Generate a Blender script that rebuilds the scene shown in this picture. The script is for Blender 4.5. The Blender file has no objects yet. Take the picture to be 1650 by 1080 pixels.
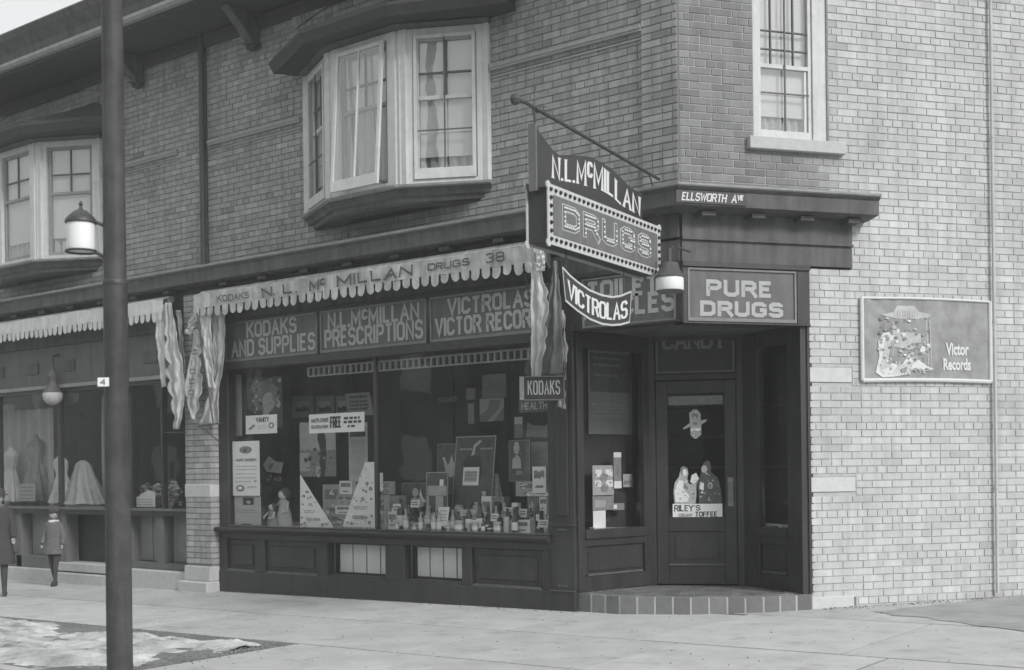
import bpy, bmesh, math, random
from mathutils import Vector, Matrix, noise
random.seed(7)
scene = bpy.context.scene
COL = scene.collection
R = math.radians

# ------------------------------------------------------------------ camera
FPX, PCX, PCY = 2000.0, 825.0, 757.0
YAW = 127.89
ROLL = math.atan(.0122)
CAM = Vector((6.2755, -10.857, 1.4558))
cam_d = Vector((math.cos(R(YAW)), math.sin(R(YAW)), 0))
cam_r = Vector((cam_d.y, -cam_d.x, 0))
cd = bpy.data.cameras.new('camera'); cam = bpy.data.objects.new('camera', cd); COL.objects.link(cam)
scene.camera = cam
cd.sensor_width = 36; cd.lens = 36 * FPX / 1650; cd.clip_start = .1; cd.clip_end = 600
cd.shift_y = (PCY - 540) / 1650; cd.shift_x = 0
base = Matrix((cam_r, Vector((0, 0, 1)), -cam_d)).transposed()
cam.matrix_world = Matrix.Translation(CAM) @ base.to_4x4() @ Matrix.Rotation(-ROLL, 4, 'Z')
cd.dof.use_dof = True; cd.dof.focus_distance = 13.0; cd.dof.aperture_fstop = 1.7

# ------------------------------------------------------------------ light
w = bpy.data.worlds.new('World'); scene.world = w; w.use_nodes = True
nt = w.node_tree; nt.nodes.clear()
SUN_AZ, SUN_EL = -12.0, 34.0      # azimuth measured from +X towards +Y
sk = nt.nodes.new('ShaderNodeTexSky'); sk.sky_type = 'NISHITA'; sk.sun_disc = False
sk.sun_elevation = R(SUN_EL); sk.sun_rotation = R(90 - SUN_AZ); sk.air_density = 1.6; sk.dust_density = 6
bw = nt.nodes.new('ShaderNodeRGBToBW'); nt.links.new(sk.outputs[0], bw.inputs[0])
mx = nt.nodes.new('ShaderNodeMix'); mx.data_type = 'RGBA'; mx.inputs[0].default_value = .85
mx.inputs[7].default_value = (6.6, 6.75, 6.8, 1)     # overcast cloud layer
nt.links.new(bw.outputs[0], mx.inputs[6])
bg = nt.nodes.new('ShaderNodeBackground'); bg.inputs[1].default_value = .13
out = nt.nodes.new('ShaderNodeOutputWorld')
nt.links.new(mx.outputs[2], bg.inputs[0]); nt.links.new(bg.outputs[0], out.inputs[0])
sl = bpy.data.lights.new('sun', 'SUN'); sl.energy = 2.3; sl.angle = R(14); sl.color = (1, .985, .96)
so = bpy.data.objects.new('sun', sl); COL.objects.link(so)
sv = Vector((math.cos(R(SUN_AZ)) * math.cos(R(SUN_EL)), math.sin(R(SUN_AZ)) * math.cos(R(SUN_EL)), math.sin(R(SUN_EL))))
so.rotation_euler = sv.to_track_quat('Z', 'Y').to_euler()
vs = scene.view_settings; vs.view_transform = 'Standard'; vs.look = 'None'; vs.gamma = 1; vs.exposure = .14; vs.use_curve_mapping = False

# ------------------------------------------------------------------ frames (vertical planes: u along, z up, o outwards)
class Fr:
    def __init__(s, p, q, flip=False):
        s.p = Vector((p[0], p[1], 0)); dd = Vector((q[0] - p[0], q[1] - p[1], 0)); s.len = dd.length; s.d = dd.normalized()
        s.n = Vector((-s.d.y, s.d.x, 0)) * (-1 if flip else 1)
    def pt(s, u, z, o=0): return s.p + s.d * u + s.n * o + Vector((0, 0, z))
    def px(s, x, y, o=0):
        a, b = x - PCX, -(y - PCY); c, t = math.cos(ROLL), math.sin(ROLL)
        ray = cam_d * FPX + cam_r * (c * a + t * b) + Vector((0, 0, 1)) * (-t * a + c * b)
        k = ((s.p + s.n * o - CAM).dot(s.n)) / ray.dot(s.n)
        h = CAM + ray * k
        return (h - s.p).dot(s.d), h.z
SA = R(54.689)
F = Fr((0, 0), (-1, 0))                       # main front
S = Fr((0, 0), (math.cos(SA), math.sin(SA)), True)   # side street front
assert F.n.y < 0 and S.n.x > 0

def gz(x, y):
    return -.045 + .0135 * max(min(x, 12), -16) + .008 * max(min(y, 6), -5.8)

# ------------------------------------------------------------------ mesh builder
LOC = {}
class MB:
    def __init__(s): s.v = []; s.f = []; s.t = []; s.m = []
    def add(s, vs, fs, tone=.5, mi=0):
        b = len(s.v); s.v += [tuple(v) for v in vs]
        for f in fs: s.f.append([b + i for i in f]); s.t.append(tone); s.m.append(mi)
    def hexa(s, p, tone=.5, mi=0):
        s.add(p, [(0, 3, 2, 1), (4, 5, 6, 7), (0, 1, 5, 4), (1, 2, 6, 5), (2, 3, 7, 6), (3, 0, 4, 7)], tone, mi); return s
    def box(s, fr, u0, u1, z0, z1, o0, o1, tone=.5, mi=0):
        s.hexa([fr.pt(u0, z0, o0), fr.pt(u1, z0, o0), fr.pt(u1, z0, o1), fr.pt(u0, z0, o1),
                fr.pt(u0, z1, o0), fr.pt(u1, z1, o0), fr.pt(u1, z1, o1), fr.pt(u0, z1, o1)], tone, mi); return s
    def quad(s, a, b, c, d, tone=.5, mi=0): s.add([a, b, c, d], [(0, 1, 2, 3)], tone, mi); return s
    def prism(s, fr, poly, o0, o1, tone=.5, mi=0):
        n = len(poly); v = [fr.pt(u, z, o0) for u, z in poly] + [fr.pt(u, z, o1) for u, z in poly]
        s.add(v, [list(range(n))[::-1], list(range(n, 2 * n))] + [(i, (i + 1) % n, (i + 1) % n + n, i + n) for i in range(n)], tone, mi); return s
    def tube(s, pts, r, n=8, cap=True, tone=.5):
        pts = [Vector(p) for p in pts]; rs = r if isinstance(r, (list, tuple)) else [r] * len(pts)
        b = len(s.v); up = None
        for i, p in enumerate(pts):
            t = (pts[min(i + 1, len(pts) - 1)] - pts[max(i - 1, 0)]).normalized()
            if up is None or abs(up.dot(t)) > .95: up = Vector((0, 0, 1)) if abs(t.z) < .9 else Vector((1, 0, 0))
            a = t.cross(up).normalized(); c = a.cross(t).normalized(); up = c
            for k in range(n):
                th = 2 * math.pi * k / n
                s.v.append(tuple(p + (a * math.cos(th) + c * math.sin(th)) * rs[i]))
        for i in range(len(pts) - 1):
            for k in range(n):
                s.f.append([b + i * n + k, b + i * n + (k + 1) % n, b + (i + 1) * n + (k + 1) % n, b + (i + 1) * n + k]); s.t.append(tone); s.m.append(0)
        if cap:
            s.f.append([b + k for k in range(n)][::-1]); s.t.append(tone); s.m.append(0)
            s.f.append([b + (len(pts) - 1) * n + k for k in range(n)]); s.t.append(tone); s.m.append(0)
        return s
    def lathe(s, c, prof, n=16, tone=.5, sx=1, sy=1):
        c = Vector(c); b = len(s.v)
        for r, z in prof:
            for k in range(n):
                th = 2 * math.pi * k / n
                s.v.append((c.x + r * sx * math.cos(th), c.y + r * sy * math.sin(th), c.z + z))
        for i in range(len(prof) - 1):
            for k in range(n):
                s.f.append([b + i * n + k, b + i * n + (k + 1) % n, b + (i + 1) * n + (k + 1) % n, b + (i + 1) * n + k]); s.t.append(tone); s.m.append(0)
        s.f.append([b + k for k in range(n)][::-1]); s.t.append(tone); s.m.append(0)
        s.f.append([b + (len(prof) - 1) * n + k for k in range(n)]); s.t.append(tone); s.m.append(0)
        return s
    def grid(s, fn, nu, nv, tone=.5):
        b = len(s.v)
        for j in range(nv + 1):
            for i in range(nu + 1): s.v.append(tuple(fn(i / nu, j / nv)))
        for j in range(nv):
            for i in range(nu):
                a = b + j * (nu + 1) + i; s.f.append([a, a + 1, a + nu + 2, a + nu + 1]); s.t.append(tone); s.m.append(0)
        return s
    def sweep(s, path, prof, caps=True, tone=.5):
        """path: XY points; prof: closed loop of (offset,z); offset to the right-hand outward side given by path normals"""
        P = [Vector((a, b, 0)) for a, b in path]; N = []
        for i in range(len(P) - 1):
            t = (P[i + 1] - P[i]).normalized(); N.append(Vector((-t.y, t.x, 0)))
        b = len(s.v); k = len(prof)
        for i, p in enumerate(P):
            if i == 0: m = N[0]
            elif i == len(P) - 1: m = N[-1]
            else:
                h = (N[i - 1] + N[i]).normalized(); m = h / h.dot(N[i])
            for o, z in prof: s.v.append((p.x + m.x * o, p.y + m.y * o, z))
        for i in range(len(P) - 1):
            for j in range(k):
                s.f.append([b + i * k + j, b + i * k + (j + 1) % k, b + (i + 1) * k + (j + 1) % k, b + (i + 1) * k + j]); s.t.append(tone); s.m.append(0)
        if caps:
            s.f.append([b + j for j in range(k)]); s.t.append(tone); s.m.append(0)
            s.f.append([b + (len(P) - 1) * k + j for j in range(k)][::-1]); s.t.append(tone); s.m.append(0)
        return s
    def mesh(s, name, mat, origin=Vector((0, 0, 0)), smooth=False, recalc=True):
        me = bpy.data.meshes.new(name)
        me.from_pydata([(v[0] - origin.x, v[1] - origin.y, v[2] - origin.z) for v in s.v], [], s.f)
        at = me.attributes.new('tone', 'FLOAT', 'FACE'); at.data.foreach_set('value', s.t)
        for m in (mat if isinstance(mat, (list, tuple)) else [mat]): me.materials.append(m)
        if any(s.m): me.polygons.foreach_set('material_index', s.m)
        if recalc:
            bm = bmesh.new(); bm.from_mesh(me); bmesh.ops.recalc_face_normals(bm, faces=bm.faces); bm.to_mesh(me); bm.free()
        if smooth:
            me.polygons.foreach_set('use_smooth', [True] * len(me.polygons))
            try: me.set_sharp_from_angle(angle=R(40))
            except Exception: pass
        me.update(); return me
    def build(s, name, mat, parent=None, smooth=False, recalc=True, bevel=0, loc=None, kind=None, label=None):
        org = LOC[parent.name] if parent is not None else (Vector(loc) if loc is not None else Vector((0, 0, 0)))
        me = s.mesh(name, mat, org, smooth, recalc)
        ob = bpy.data.objects.new(name, me); COL.objects.link(ob)
        if parent is not None: ob.parent = parent
        else: ob.location = org
        LOC[ob.name] = org
        if bevel:
            b = ob.modifiers.new('bevel', 'BEVEL'); b.width = bevel; b.segments = 1; b.limit_method = 'ANGLE'; b.angle_limit = R(50)
        if kind: ob['kind'] = kind
        if label: ob['label'] = label
        return ob

def tag(o, label=None, cat=None, group=None, kind=None):
    if label: o['label'] = label
    if cat: o['category'] = cat
    if group: o['group'] = group
    if kind: o['kind'] = kind
    return o
def thing(name, loc, label, cat, group=None):
    o = bpy.data.objects.new(name, None); COL.objects.link(o); o.location = loc; o.empty_display_size = .2
    LOC[o.name] = Vector(loc); return tag(o, label, cat, group)

# ------------------------------------------------------------------ materials (the photograph is monochrome)
def grey(v, c=.012): return (v * (1 - c), v * (1 + c * .4), v * (1 + c * .3), 1)
def mat(name, v, rough=.8, var=.12, scale=6, bump=0, bscale=60, tone=0, spec=.3, streak=0, metallic=0):
    m = bpy.data.materials.new(name); m.use_nodes = True; nt = m.node_tree; L = nt.links.new
    b = nt.nodes['Principled BSDF']; b.inputs['Roughness'].default_value = rough; b.inputs['Specular IOR Level'].default_value = spec
    b.inputs['Metallic'].default_value = metallic
    tc = nt.nodes.new('ShaderNodeTexCoord'); geo = nt.nodes.new('ShaderNodeNewGeometry')
    n1 = nt.nodes.new('ShaderNodeTexNoise'); n1.inputs['Scale'].default_value = scale; n1.inputs['Detail'].default_value = 6; n1.inputs['Roughness'].default_value = .65
    L(geo.outputs['Position'], n1.inputs['Vector'])
    mr = nt.nodes.new('ShaderNodeMapRange'); mr.inputs[1].default_value = .25; mr.inputs[2].default_value = .75
    mr.inputs[3].default_value = 1 - var; mr.inputs[4].default_value = 1 + var
    L(n1.outputs['Fac'], mr.inputs[0]); fac = mr.outputs[0]
    if tone:
        at = nt.nodes.new('ShaderNodeAttribute'); at.attribute_name = 'tone'
        m2 = nt.nodes.new('ShaderNodeMapRange'); m2.inputs[3].default_value = 1 - tone; m2.inputs[4].default_value = 1 + tone; m2.clamp = False
        L(at.outputs['Fac'], m2.inputs[0]); mu = nt.nodes.new('ShaderNodeMath'); mu.operation = 'MULTIPLY'
        L(fac, mu.inputs[0]); L(m2.outputs[0], mu.inputs[1]); fac = mu.outputs[0]
    if streak:
        mp = nt.nodes.new('ShaderNodeMapping'); mp.inputs['Scale'].default_value = (5, 5, .5); L(geo.outputs['Position'], mp.inputs[0])
        n2 = nt.nodes.new('ShaderNodeTexNoise'); n2.inputs['Scale'].default_value = 2.2; n2.inputs['Detail'].default_value = 5; L(mp.outputs[0], n2.inputs['Vector'])
        m3 = nt.nodes.new('ShaderNodeMapRange'); m3.inputs[1].default_value = .35; m3.inputs[2].default_value = .7; m3.inputs[3].default_value = 1 + streak * .4; m3.inputs[4].default_value = 1 - streak
        L(n2.outputs['Fac'], m3.inputs[0]); mu = nt.nodes.new('ShaderNodeMath'); mu.operation = 'MULTIPLY'
        L(fac, mu.inputs[0]); L(m3.outputs[0], mu.inputs[1]); fac = mu.outputs[0]
    vm = nt.nodes.new('ShaderNodeVectorMath'); vm.operation = 'SCALE'; vm.inputs[0].default_value = grey(v)[:3]
    L(fac, vm.inputs['Scale']); L(vm.outputs[0], b.inputs['Base Color'])
    if bump:
        n3 = nt.nodes.new('ShaderNodeTexNoise'); n3.inputs['Scale'].default_value = bscale; n3.inputs['Detail'].default_value = 4
        L(geo.outputs['Position'], n3.inputs['Vector'])
        bp = nt.nodes.new('ShaderNodeBump'); bp.inputs['Strength'].default_value = bump; bp.inputs['Distance'].default_value = .01
        L(n3.outputs['Fac'], bp.inputs['Height']); L(bp.outputs[0], b.inputs['Normal'])
    return m
def stains(m, scale, amt, lo=.60, hi=.72):
    nt = m.node_tree; L = nt.links.new; b = nt.nodes['Principled BSDF']; src = b.inputs['Base Color'].links[0].from_socket
    geo = nt.nodes.new('ShaderNodeNewGeometry'); n = nt.nodes.new('ShaderNodeTexNoise'); n.inputs['Scale'].default_value = scale; n.inputs['Detail'].default_value = 9; n.inputs['Roughness'].default_value = .7
    L(geo.outputs['Position'], n.inputs['Vector']); mr = nt.nodes.new('ShaderNodeMapRange'); mr.inputs[1].default_value = lo; mr.inputs[2].default_value = hi; mr.inputs[3].default_value = 1; mr.inputs[4].default_value = 1 - amt
    L(n.outputs['Fac'], mr.inputs[0]); vm = nt.nodes.new('ShaderNodeVectorMath'); vm.operation = 'SCALE'; L(src, vm.inputs[0]); L(mr.outputs[0], vm.inputs['Scale']); L(vm.outputs[0], b.inputs['Base Color'])
def glass_mat(name, tint=.92, boost=1.0, rough=0.0, wob=.004):
    m = bpy.data.materials.new(name); m.use_nodes = True; nt = m.node_tree; nt.nodes.clear(); L = nt.links.new
    tr = nt.nodes.new('ShaderNodeBsdfTransparent'); tr.inputs[0].default_value = (tint, tint, tint, 1)
    gl = nt.nodes.new('ShaderNodeBsdfGlossy'); gl.inputs['Roughness'].default_value = rough
    lw = nt.nodes.new('ShaderNodeLayerWeight'); lw.inputs[0].default_value = .5
    pw = nt.nodes.new('ShaderNodeMath'); pw.operation = 'POWER'; pw.inputs[1].default_value = 4.0
    ma = nt.nodes.new('ShaderNodeMath'); ma.operation = 'MULTIPLY_ADD'; ma.inputs[1].default_value = .9; ma.inputs[2].default_value = .095 * boost; ma.use_clamp = True
    L(lw.outputs['Facing'], pw.inputs[0]); L(pw.outputs[0], ma.inputs[0])
    geo = nt.nodes.new('ShaderNodeNewGeometry'); n = nt.nodes.new('ShaderNodeTexNoise'); n.inputs['Scale'].default_value = 1.6
    L(geo.outputs['Position'], n.inputs['Vector'])
    bp = nt.nodes.new('ShaderNodeBump'); bp.inputs['Strength'].default_value = .25; bp.inputs['Distance'].default_value = wob * 4; L(n.outputs['Fac'], bp.inputs['Height'])
    L(bp.outputs[0], gl.inputs['Normal'])
    mix = nt.nodes.new('ShaderNodeMixShader'); o = nt.nodes.new('ShaderNodeOutputMaterial')
    L(ma.outputs[0], mix.inputs[0]); L(tr.outputs[0], mix.inputs[1]); L(gl.outputs[0], mix.inputs[2]); L(mix.outputs[0], o.inputs[0])
    return m
M = {}
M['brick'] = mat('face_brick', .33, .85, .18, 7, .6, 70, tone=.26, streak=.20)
M['brick_side'] = mat('side_brick', .545, .85, .08, 5, .6, 70, tone=.13, streak=.14)  # paler than the front brick, glare put into the colour
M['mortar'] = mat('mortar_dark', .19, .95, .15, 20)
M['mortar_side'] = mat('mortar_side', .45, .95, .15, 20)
M['stone'] = mat('stone_block', .48, .85, .12, 14, .3, 70)
M['stone_w'] = mat('pale_stone', .57, .85, .10, 14, .3, 70)
M['wood'] = mat('dark_painted_wood', .038, .42, .25, 4, .15, 25, streak=.25, spec=.5)
M['wood2'] = mat('worn_ledge_wood', .11, .55, .3, 9, .15, 30)
M['cornice'] = mat('grey_cornice_paint', .105, .65, .25, 5, .2, 30, streak=.3)
M['cornice_top'] = mat('tin_flashing', .27, .5, .25, 8)
M['frame'] = mat('pale_frame_paint', .60, .6, .10, 8, .1, 40, streak=.10)
M['hood'] = mat('hood_shingle_paint', .06, .8, .2, 12, .4, 60)
M['glass'] = glass_mat('window_glass')
M['glass_up'] = glass_mat('upper_window_glass', .9, 2.2)
M['blind'] = mat('linen_blind', .66, .9, .05, 3)
M['lace'] = mat('lace_curtain', .50, .9, .25, 40)
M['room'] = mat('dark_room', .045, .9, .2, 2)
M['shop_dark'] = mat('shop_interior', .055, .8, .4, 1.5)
M['sign_bg'] = mat('transom_glass_paint', .115, .35, .18, 5, spec=.5, streak=.2)
M['sign_edge'] = mat('transom_moulding', .21, .5, .2, 9)
M['letter'] = mat('letter_silver', .40, .5, .12, 20)
M['letter_w'] = mat('letter_white', .66, .6, .06, 20)
M['letter_d'] = mat('letter_dark', .10, .8, .25, 25)
M['sign_dark'] = mat('enamel_dark', .038, .45, .15, 6, spec=.5, streak=.15)
M['sign_mid'] = mat('enamel_mid', .15, .5, .12, 8, streak=.15)
M['border'] = mat('enamel_light', .52, .55, .12, 20)
M['bulb'] = mat('bulb_glass', .75, .25, .1, 30, spec=.6)
M['socket'] = mat('socket_dark', .02, .5, .1, 30)
M['metal'] = mat('iron_dark', .05, .5, .25, 12, .1, 60, spec=.5)
M['pole'] = mat('pole_paint', .062, .6, .35, 7, .3, 50, streak=.35)
M['canvas'] = mat('awning_canvas', .47, .95, .22, 7, .3, 60, streak=.32)
M['canvas2'] = mat('awning_canvas_pale', .60, .95, .12, 7, .2, 90, streak=.15)
M['milk'] = mat('milk_glass', .85, .3, .03, 5, spec=.5)
M['paper'] = mat('card_white', .86, .8, .05, 12)
M['paper_g'] = mat('card_grey', .44, .8, .15, 12)
M['paper_d'] = mat('card_dark', .11, .7, .25, 12)
M['ink'] = mat('print_ink', .06, .8, .2, 30)
M['ink_g'] = mat('print_grey', .24, .8, .2, 30)
M['skin_p'] = mat('print_skin', .50, .8, .1, 30)
M['ceramic'] = mat('bottle_glass_dark', .06, .15, .2, 20, spec=.6)
M['bottle_l'] = mat('bottle_pale', .50, .2, .2, 20, spec=.6)
M['box_m'] = mat('box_mid', .29, .7, .25, 25)
M['coat'] = mat('wool_coat', .06, .95, .2, 25, .2, 150)
M['coat2'] = mat('wool_coat_grey', .14, .95, .2, 25, .2, 150)
M['skin'] = mat('skin', .34, .6, .05, 20)
M['cloth_l'] = mat('cloth_pale', .60, .9, .1, 9)
M['tile'] = mat('step_brick', .17, .7, .15, 14, .3, 70, tone=.30)
M['joint'] = mat('step_mortar', .40, .9, .1, 20)

# ------------------------------------------------------------------ stroke lettering
G = {
'A': (4, [[(0, 0), (2, 6), (4, 0)], [(.75, 2.1), (3.25, 2.1)]]),
'B': (3.8, [[(0, 0), (0, 6), (2.9, 6), (3.7, 5.2), (3.7, 3.9), (2.9, 3.1), (0, 3.1)], [(2.9, 3.1), (3.8, 2.3), (3.8, .8), (3, 0), (0, 0)]]),
'C': (3.7, [[(3.7, 4.5), (3.7, 5.1), (2.8, 6), (.9, 6), (0, 5.1), (0, .9), (.9, 0), (2.8, 0), (3.7, .9), (3.7, 1.5)]]),
'D': (3.9, [[(0, 0), (0, 6), (2.9, 6), (3.9, 5), (3.9, 1), (2.9, 0), (0, 0)]]),
'E': (3.3, [[(3.3, 0), (0, 0), (0, 6), (3.3, 6)], [(0, 3.1), (2.7, 3.1)]]),
'F': (3.3, [[(0, 0), (0, 6), (3.3, 6)], [(0, 3.1), (2.7, 3.1)]]),
'G': (3.9, [[(3.8, 4.5), (3.8, 5.1), (2.9, 6), (.9, 6), (0, 5.1), (0, .9), (.9, 0), (2.9, 0), (3.9, .9), (3.9, 2.8), (2.2, 2.8)]]),
'H': (3.8, [[(0, 0), (0, 6)], [(3.8, 0), (3.8, 6)], [(0, 3.1), (3.8, 3.1)]]),
'I': (0, [[(0, 0), (0, 6)]]),
'K': (3.8, [[(0, 0), (0, 6)], [(3.7, 6), (.3, 2.8)], [(1.4, 3.9), (3.8, 0)]]),
'L': (3.2, [[(0, 6), (0, 0), (3.2, 0)]]),
'M': (4.8, [[(0, 0), (0, 6), (2.4, 1.4), (4.8, 6), (4.8, 0)]]),
'N': (3.9, [[(0, 0), (0, 6), (3.9, 0), (3.9, 6)]]),
'O': (3.9, [[(.9, 0), (3, 0), (3.9, .9), (3.9, 5.1), (3, 6), (.9, 6), (0, 5.1), (0, .9), (.9, 0)]]),
'P': (3.7, [[(0, 0), (0, 6), (2.8, 6), (3.7, 5.2), (3.7, 3.6), (2.8, 2.8), (0, 2.8)]]),
'R': (3.8, [[(0, 0), (0, 6), (2.8, 6), (3.7, 5.2), (3.7, 3.7), (2.8, 2.9), (0, 2.9)], [(2.3, 2.9), (3.8, 0)]]),
'S': (3.7, [[(3.6, 4.7), (3.6, 5.2), (2.8, 6), (.9, 6), (.1, 5.2), (.1, 3.9), (.9, 3.1), (2.8, 3.1), (3.7, 2.3), (3.7, .8), (2.8, 0), (.9, 0), (0, .8), (0, 1.4)]]),
'T': (3.8, [[(0, 6), (3.8, 6)], [(1.9, 6), (1.9, 0)]]),
'U': (3.8, [[(0, 6), (0, .9), (.9, 0), (2.9, 0), (3.8, .9), (3.8, 6)]]),
'V': (4, [[(0, 6), (2, 0), (4, 6)]]),
'W': (5.4, [[(0, 6), (1.3, 0), (2.7, 5), (4.1, 0), (5.4, 6)]]),
'Y': (4, [[(0, 6), (2, 3), (4, 6)], [(2, 3), (2, 0)]]),
'Q': (3.9, [[(.9, 0), (3, 0), (3.9, .9), (3.9, 5.1), (3, 6), (.9, 6), (0, 5.1), (0, .9), (.9, 0)], [(2.2, 1.8), (4.1, -.4)]]),
'X': (3.8, [[(0, 0), (3.8, 6)], [(0, 6), (3.8, 0)]]),
'Z': (3.6, [[(0, 6), (3.6, 6), (0, 0), (3.6, 0)]]),
'.': (0, [[(0, 0), (0, .45)]]),
"'": (0, [[(0, 4.6), (0, 6)]]),
'-': (2, [[(0, 3), (2, 3)]]),
'0': (3.6, [[(.9, 0), (2.7, 0), (3.6, .9), (3.6, 5.1), (2.7, 6), (.9, 6), (0, 5.1), (0, .9), (.9, 0)]]),
'1': (.8, [[(0, 5), (.8, 6), (.8, 0)]]),
'2': (3.6, [[(0, 5), (.9, 6), (2.7, 6), (3.6, 5.1), (3.6, 4), (0, 0), (3.6, 0)]]),
'3': (3.6, [[(0, 5.2), (.9, 6), (2.8, 6), (3.6, 5.2), (3.6, 3.9), (2.8, 3.1), (1.4, 3.1)], [(2.8, 3.1), (3.6, 2.3), (3.6, .8), (2.8, 0), (.9, 0), (0, .8)]]),
'4': (3.6, [[(2.8, 0), (2.8, 6), (0, 1.8), (3.6, 1.8)]]),
'5': (3.6, [[(3.4, 6), (.2, 6), (0, 3.4), (2.7, 3.4), (3.6, 2.5), (3.6, .9), (2.7, 0), (.7, 0), (0, .7)]]),
'8': (3.6, [[(.9, 3.1), (.1, 3.9), (.1, 5.2), (.9, 6), (2.7, 6), (3.5, 5.2), (3.5, 3.9), (2.7, 3.1), (.9, 3.1), (0, 2.3), (0, .8), (.9, 0), (2.7, 0), (3.6, .8), (3.6, 2.3), (2.7, 3.1)]]),
}
def ribbon(mb, fn, pts, w, tone=.5):
    pts = [Vector(p) for p in pts]; n = len(pts); closed = (pts[0] - pts[-1]).length < 1e-6
    L_, R_ = [], []
    for i, p in enumerate(pts):
        a = pts[i - 1] if i > 0 else (pts[-2] if closed else None)
        b = pts[i + 1] if i < n - 1 else (pts[1] if closed else None)
        t1 = (p - a).normalized() if a is not None else None; t2 = (b - p).normalized() if b is not None else None
        if t1 is None: t1 = t2
        if t2 is None: t2 = t1
        n1 = Vector((-t1.y, t1.x)); n2 = Vector((-t2.y, t2.x)); h = n1 + n2
        if h.length < .2: h = n1
        h.normalize(); m = h / max(h.dot(n1), .45)
        L_.append(p + m * w / 2); R_.append(p - m * w / 2)
    vs = []; fs = []
    for a, b in zip(L_, R_): vs += [fn(a.x, a.y), fn(b.x, b.y)]
    for i in range(n - 1): fs.append((2 * i, 2 * i + 1, 2 * i + 3, 2 * i + 2))
    mb.add(vs, fs, tone)
def layout(text, W, H, gap=1.5, sp=2.6):
    """glyph polylines (in a W x H box) keeping the box filled"""
    x = 0; items = []
    for ch in text:
        sc, dy = 1, 0
        if ch == ' ': x += sp; continue
        if ch == 'c': ch = 'C'; sc = .58; dy = 2.5
        if ch == 'v': ch = 'V'; sc = .58; dy = 2.5
        if ch == 'e': ch = 'E'; sc = .58; dy = 2.5
        if ch not in G: x += 2; continue
        gw, pl = G[ch]
        items.append((x, sc, dy, pl)); x += gw * sc + gap
    tot = max(x - gap, .1)
    return [[[((px * sc + x0) / tot * W, (py * sc + dy) / 6 * H) for px, py in p] for p in pl] for x0, sc, dy, pl in items]
def lettering(mb, fn, text, W, H, sw, gap=1.5, sp=2.6, serif=0, slant=0, dz=.0006):
    """fn(x,y,o): text space to world; strokes are inset so the word fits the box"""
    gl = layout(text, W - sw, H - sw, gap, sp); k = 0
    for pl in gl:
        for j, p in enumerate(pl):
            q = [(x + sw / 2 + slant * y, y + sw / 2) for x, y in p]
            if len(q) == 2 and abs(p[0][0] - p[1][0]) < 1e-6 and abs(p[0][1] - p[1][1]) < .12 * H: # dot
                q = [(q[0][0], 0), (q[0][0], sw * 1.1)]
            # open ends run to the box edge
            def ext(a, b):
                if a[1] < sw * .6 or a[1] > H - sw * .6:
                    if abs(a[1] - b[1]) > .3 * H:
                        t = sw / 2 / abs(b[1] - a[1]); return (a[0] - (b[0] - a[0]) * t, a[1] - (b[1] - a[1]) * t)
                return a
            if (Vector(q[0]) - Vector(q[-1])).length > 1e-6 and len(q[0]) == 2 and not (len(q) == 2 and q[0][1] == 0 and q[1][1] < .2 * H):
                a, b = ext(q[0], q[1]), ext(q[-1], q[-2]); q = [a] + q[1:-1] + [b]
            ribbon(mb, lambda x, y, kk=j: fn(x, y, kk * dz), q, sw)
            if serif:
                for i_, (a, b) in enumerate(((q[0], q[1]), (q[-1], q[-2]))):
                    if (a[1] < .05 * H or a[1] > .95 * H) and abs(b[1] - a[1]) > .3 * H:
                        yy = sw * .22 if a[1] < H / 2 else H - sw * .22
                        ribbon(mb, lambda x, y, kk=j: fn(x, y, kk * dz + 2.5 * dz), [(a[0] - serif, yy), (a[0] + serif, yy)], sw * .42)
def sign_text(mb, fr, uL, uR, z0, z1, o, text, sw, **k):
    sg = 1 if uR > uL else -1
    lettering(mb, lambda x, y, dd: fr.pt(uL + sg * x, z0 + y, o + dd), text, abs(uR - uL), z1 - z0, sw, **k)
def px_text(mb, fr, x0, x1, y0, y1, o, text, sw, **k):
    """a word between two photograph columns, bottom row y1 and top row y0 taken at the left end"""
    uL, za = fr.px(x0, y1, o); uR, _ = fr.px(x1, y1, o); _, zb = fr.px(x0, y0, o)
    sign_text(mb, fr, uL, uR, za, zb, o, text, sw, **k)

# ------------------------------------------------------------------ ground
def ground_sheet(name, poly_fn, nu, nv, m, dz, kind='structure', rough=0):
    mb = MB()
    def fn(i, j):
        x, y = poly_fn(i, j); z = gz(x, y) + dz
        if rough: z += rough * noise.noise(Vector((x * 1.3, y * 1.3, 0)))
        return (x, y, z)
    mb.grid(fn, nu, nv); return mb.build(name, m, kind=kind)
M['earth'] = mat('earth_slush', .17, .85, .35, 1.4, .5, 20)
M['slab'] = mat('pavement_concrete', .47, .85, .16, 2.2, .5, 30, tone=.07, streak=.0)
stains(M['slab'], 3.2, .32, .56, .70); stains(M['slab'], 17, .30, .62, .70)
M['gap'] = mat('slab_joint_dirt', .14, .9, .2, 8)
M['road'] = mat('road_slush', .30, .8, .3, 1.2, .4, 18)
M['dirt'] = mat('wet_dirt', .19, .8, .3, 2.5, .5, 30)
ground_sheet('ground', lambda i, j: (-70 + 150 * i, -70 + 150 * j), 60, 60, M['earth'], -.13)
ground_sheet('pavement_bed', lambda i, j: (-40 + 45 * i, -5.4 + 7.2 * j), 60, 10, M['gap'], -.006)
pav = MB(); pav.grid(lambda i, j: (-40 + 45 * i, -3.17 + .02 * j, gz(-40 + 45 * i, -3.17) - .02), 4, 1)
sidewalk = pav.build('sidewalk', M['gap'], kind='structure')
slabs = []
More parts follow.
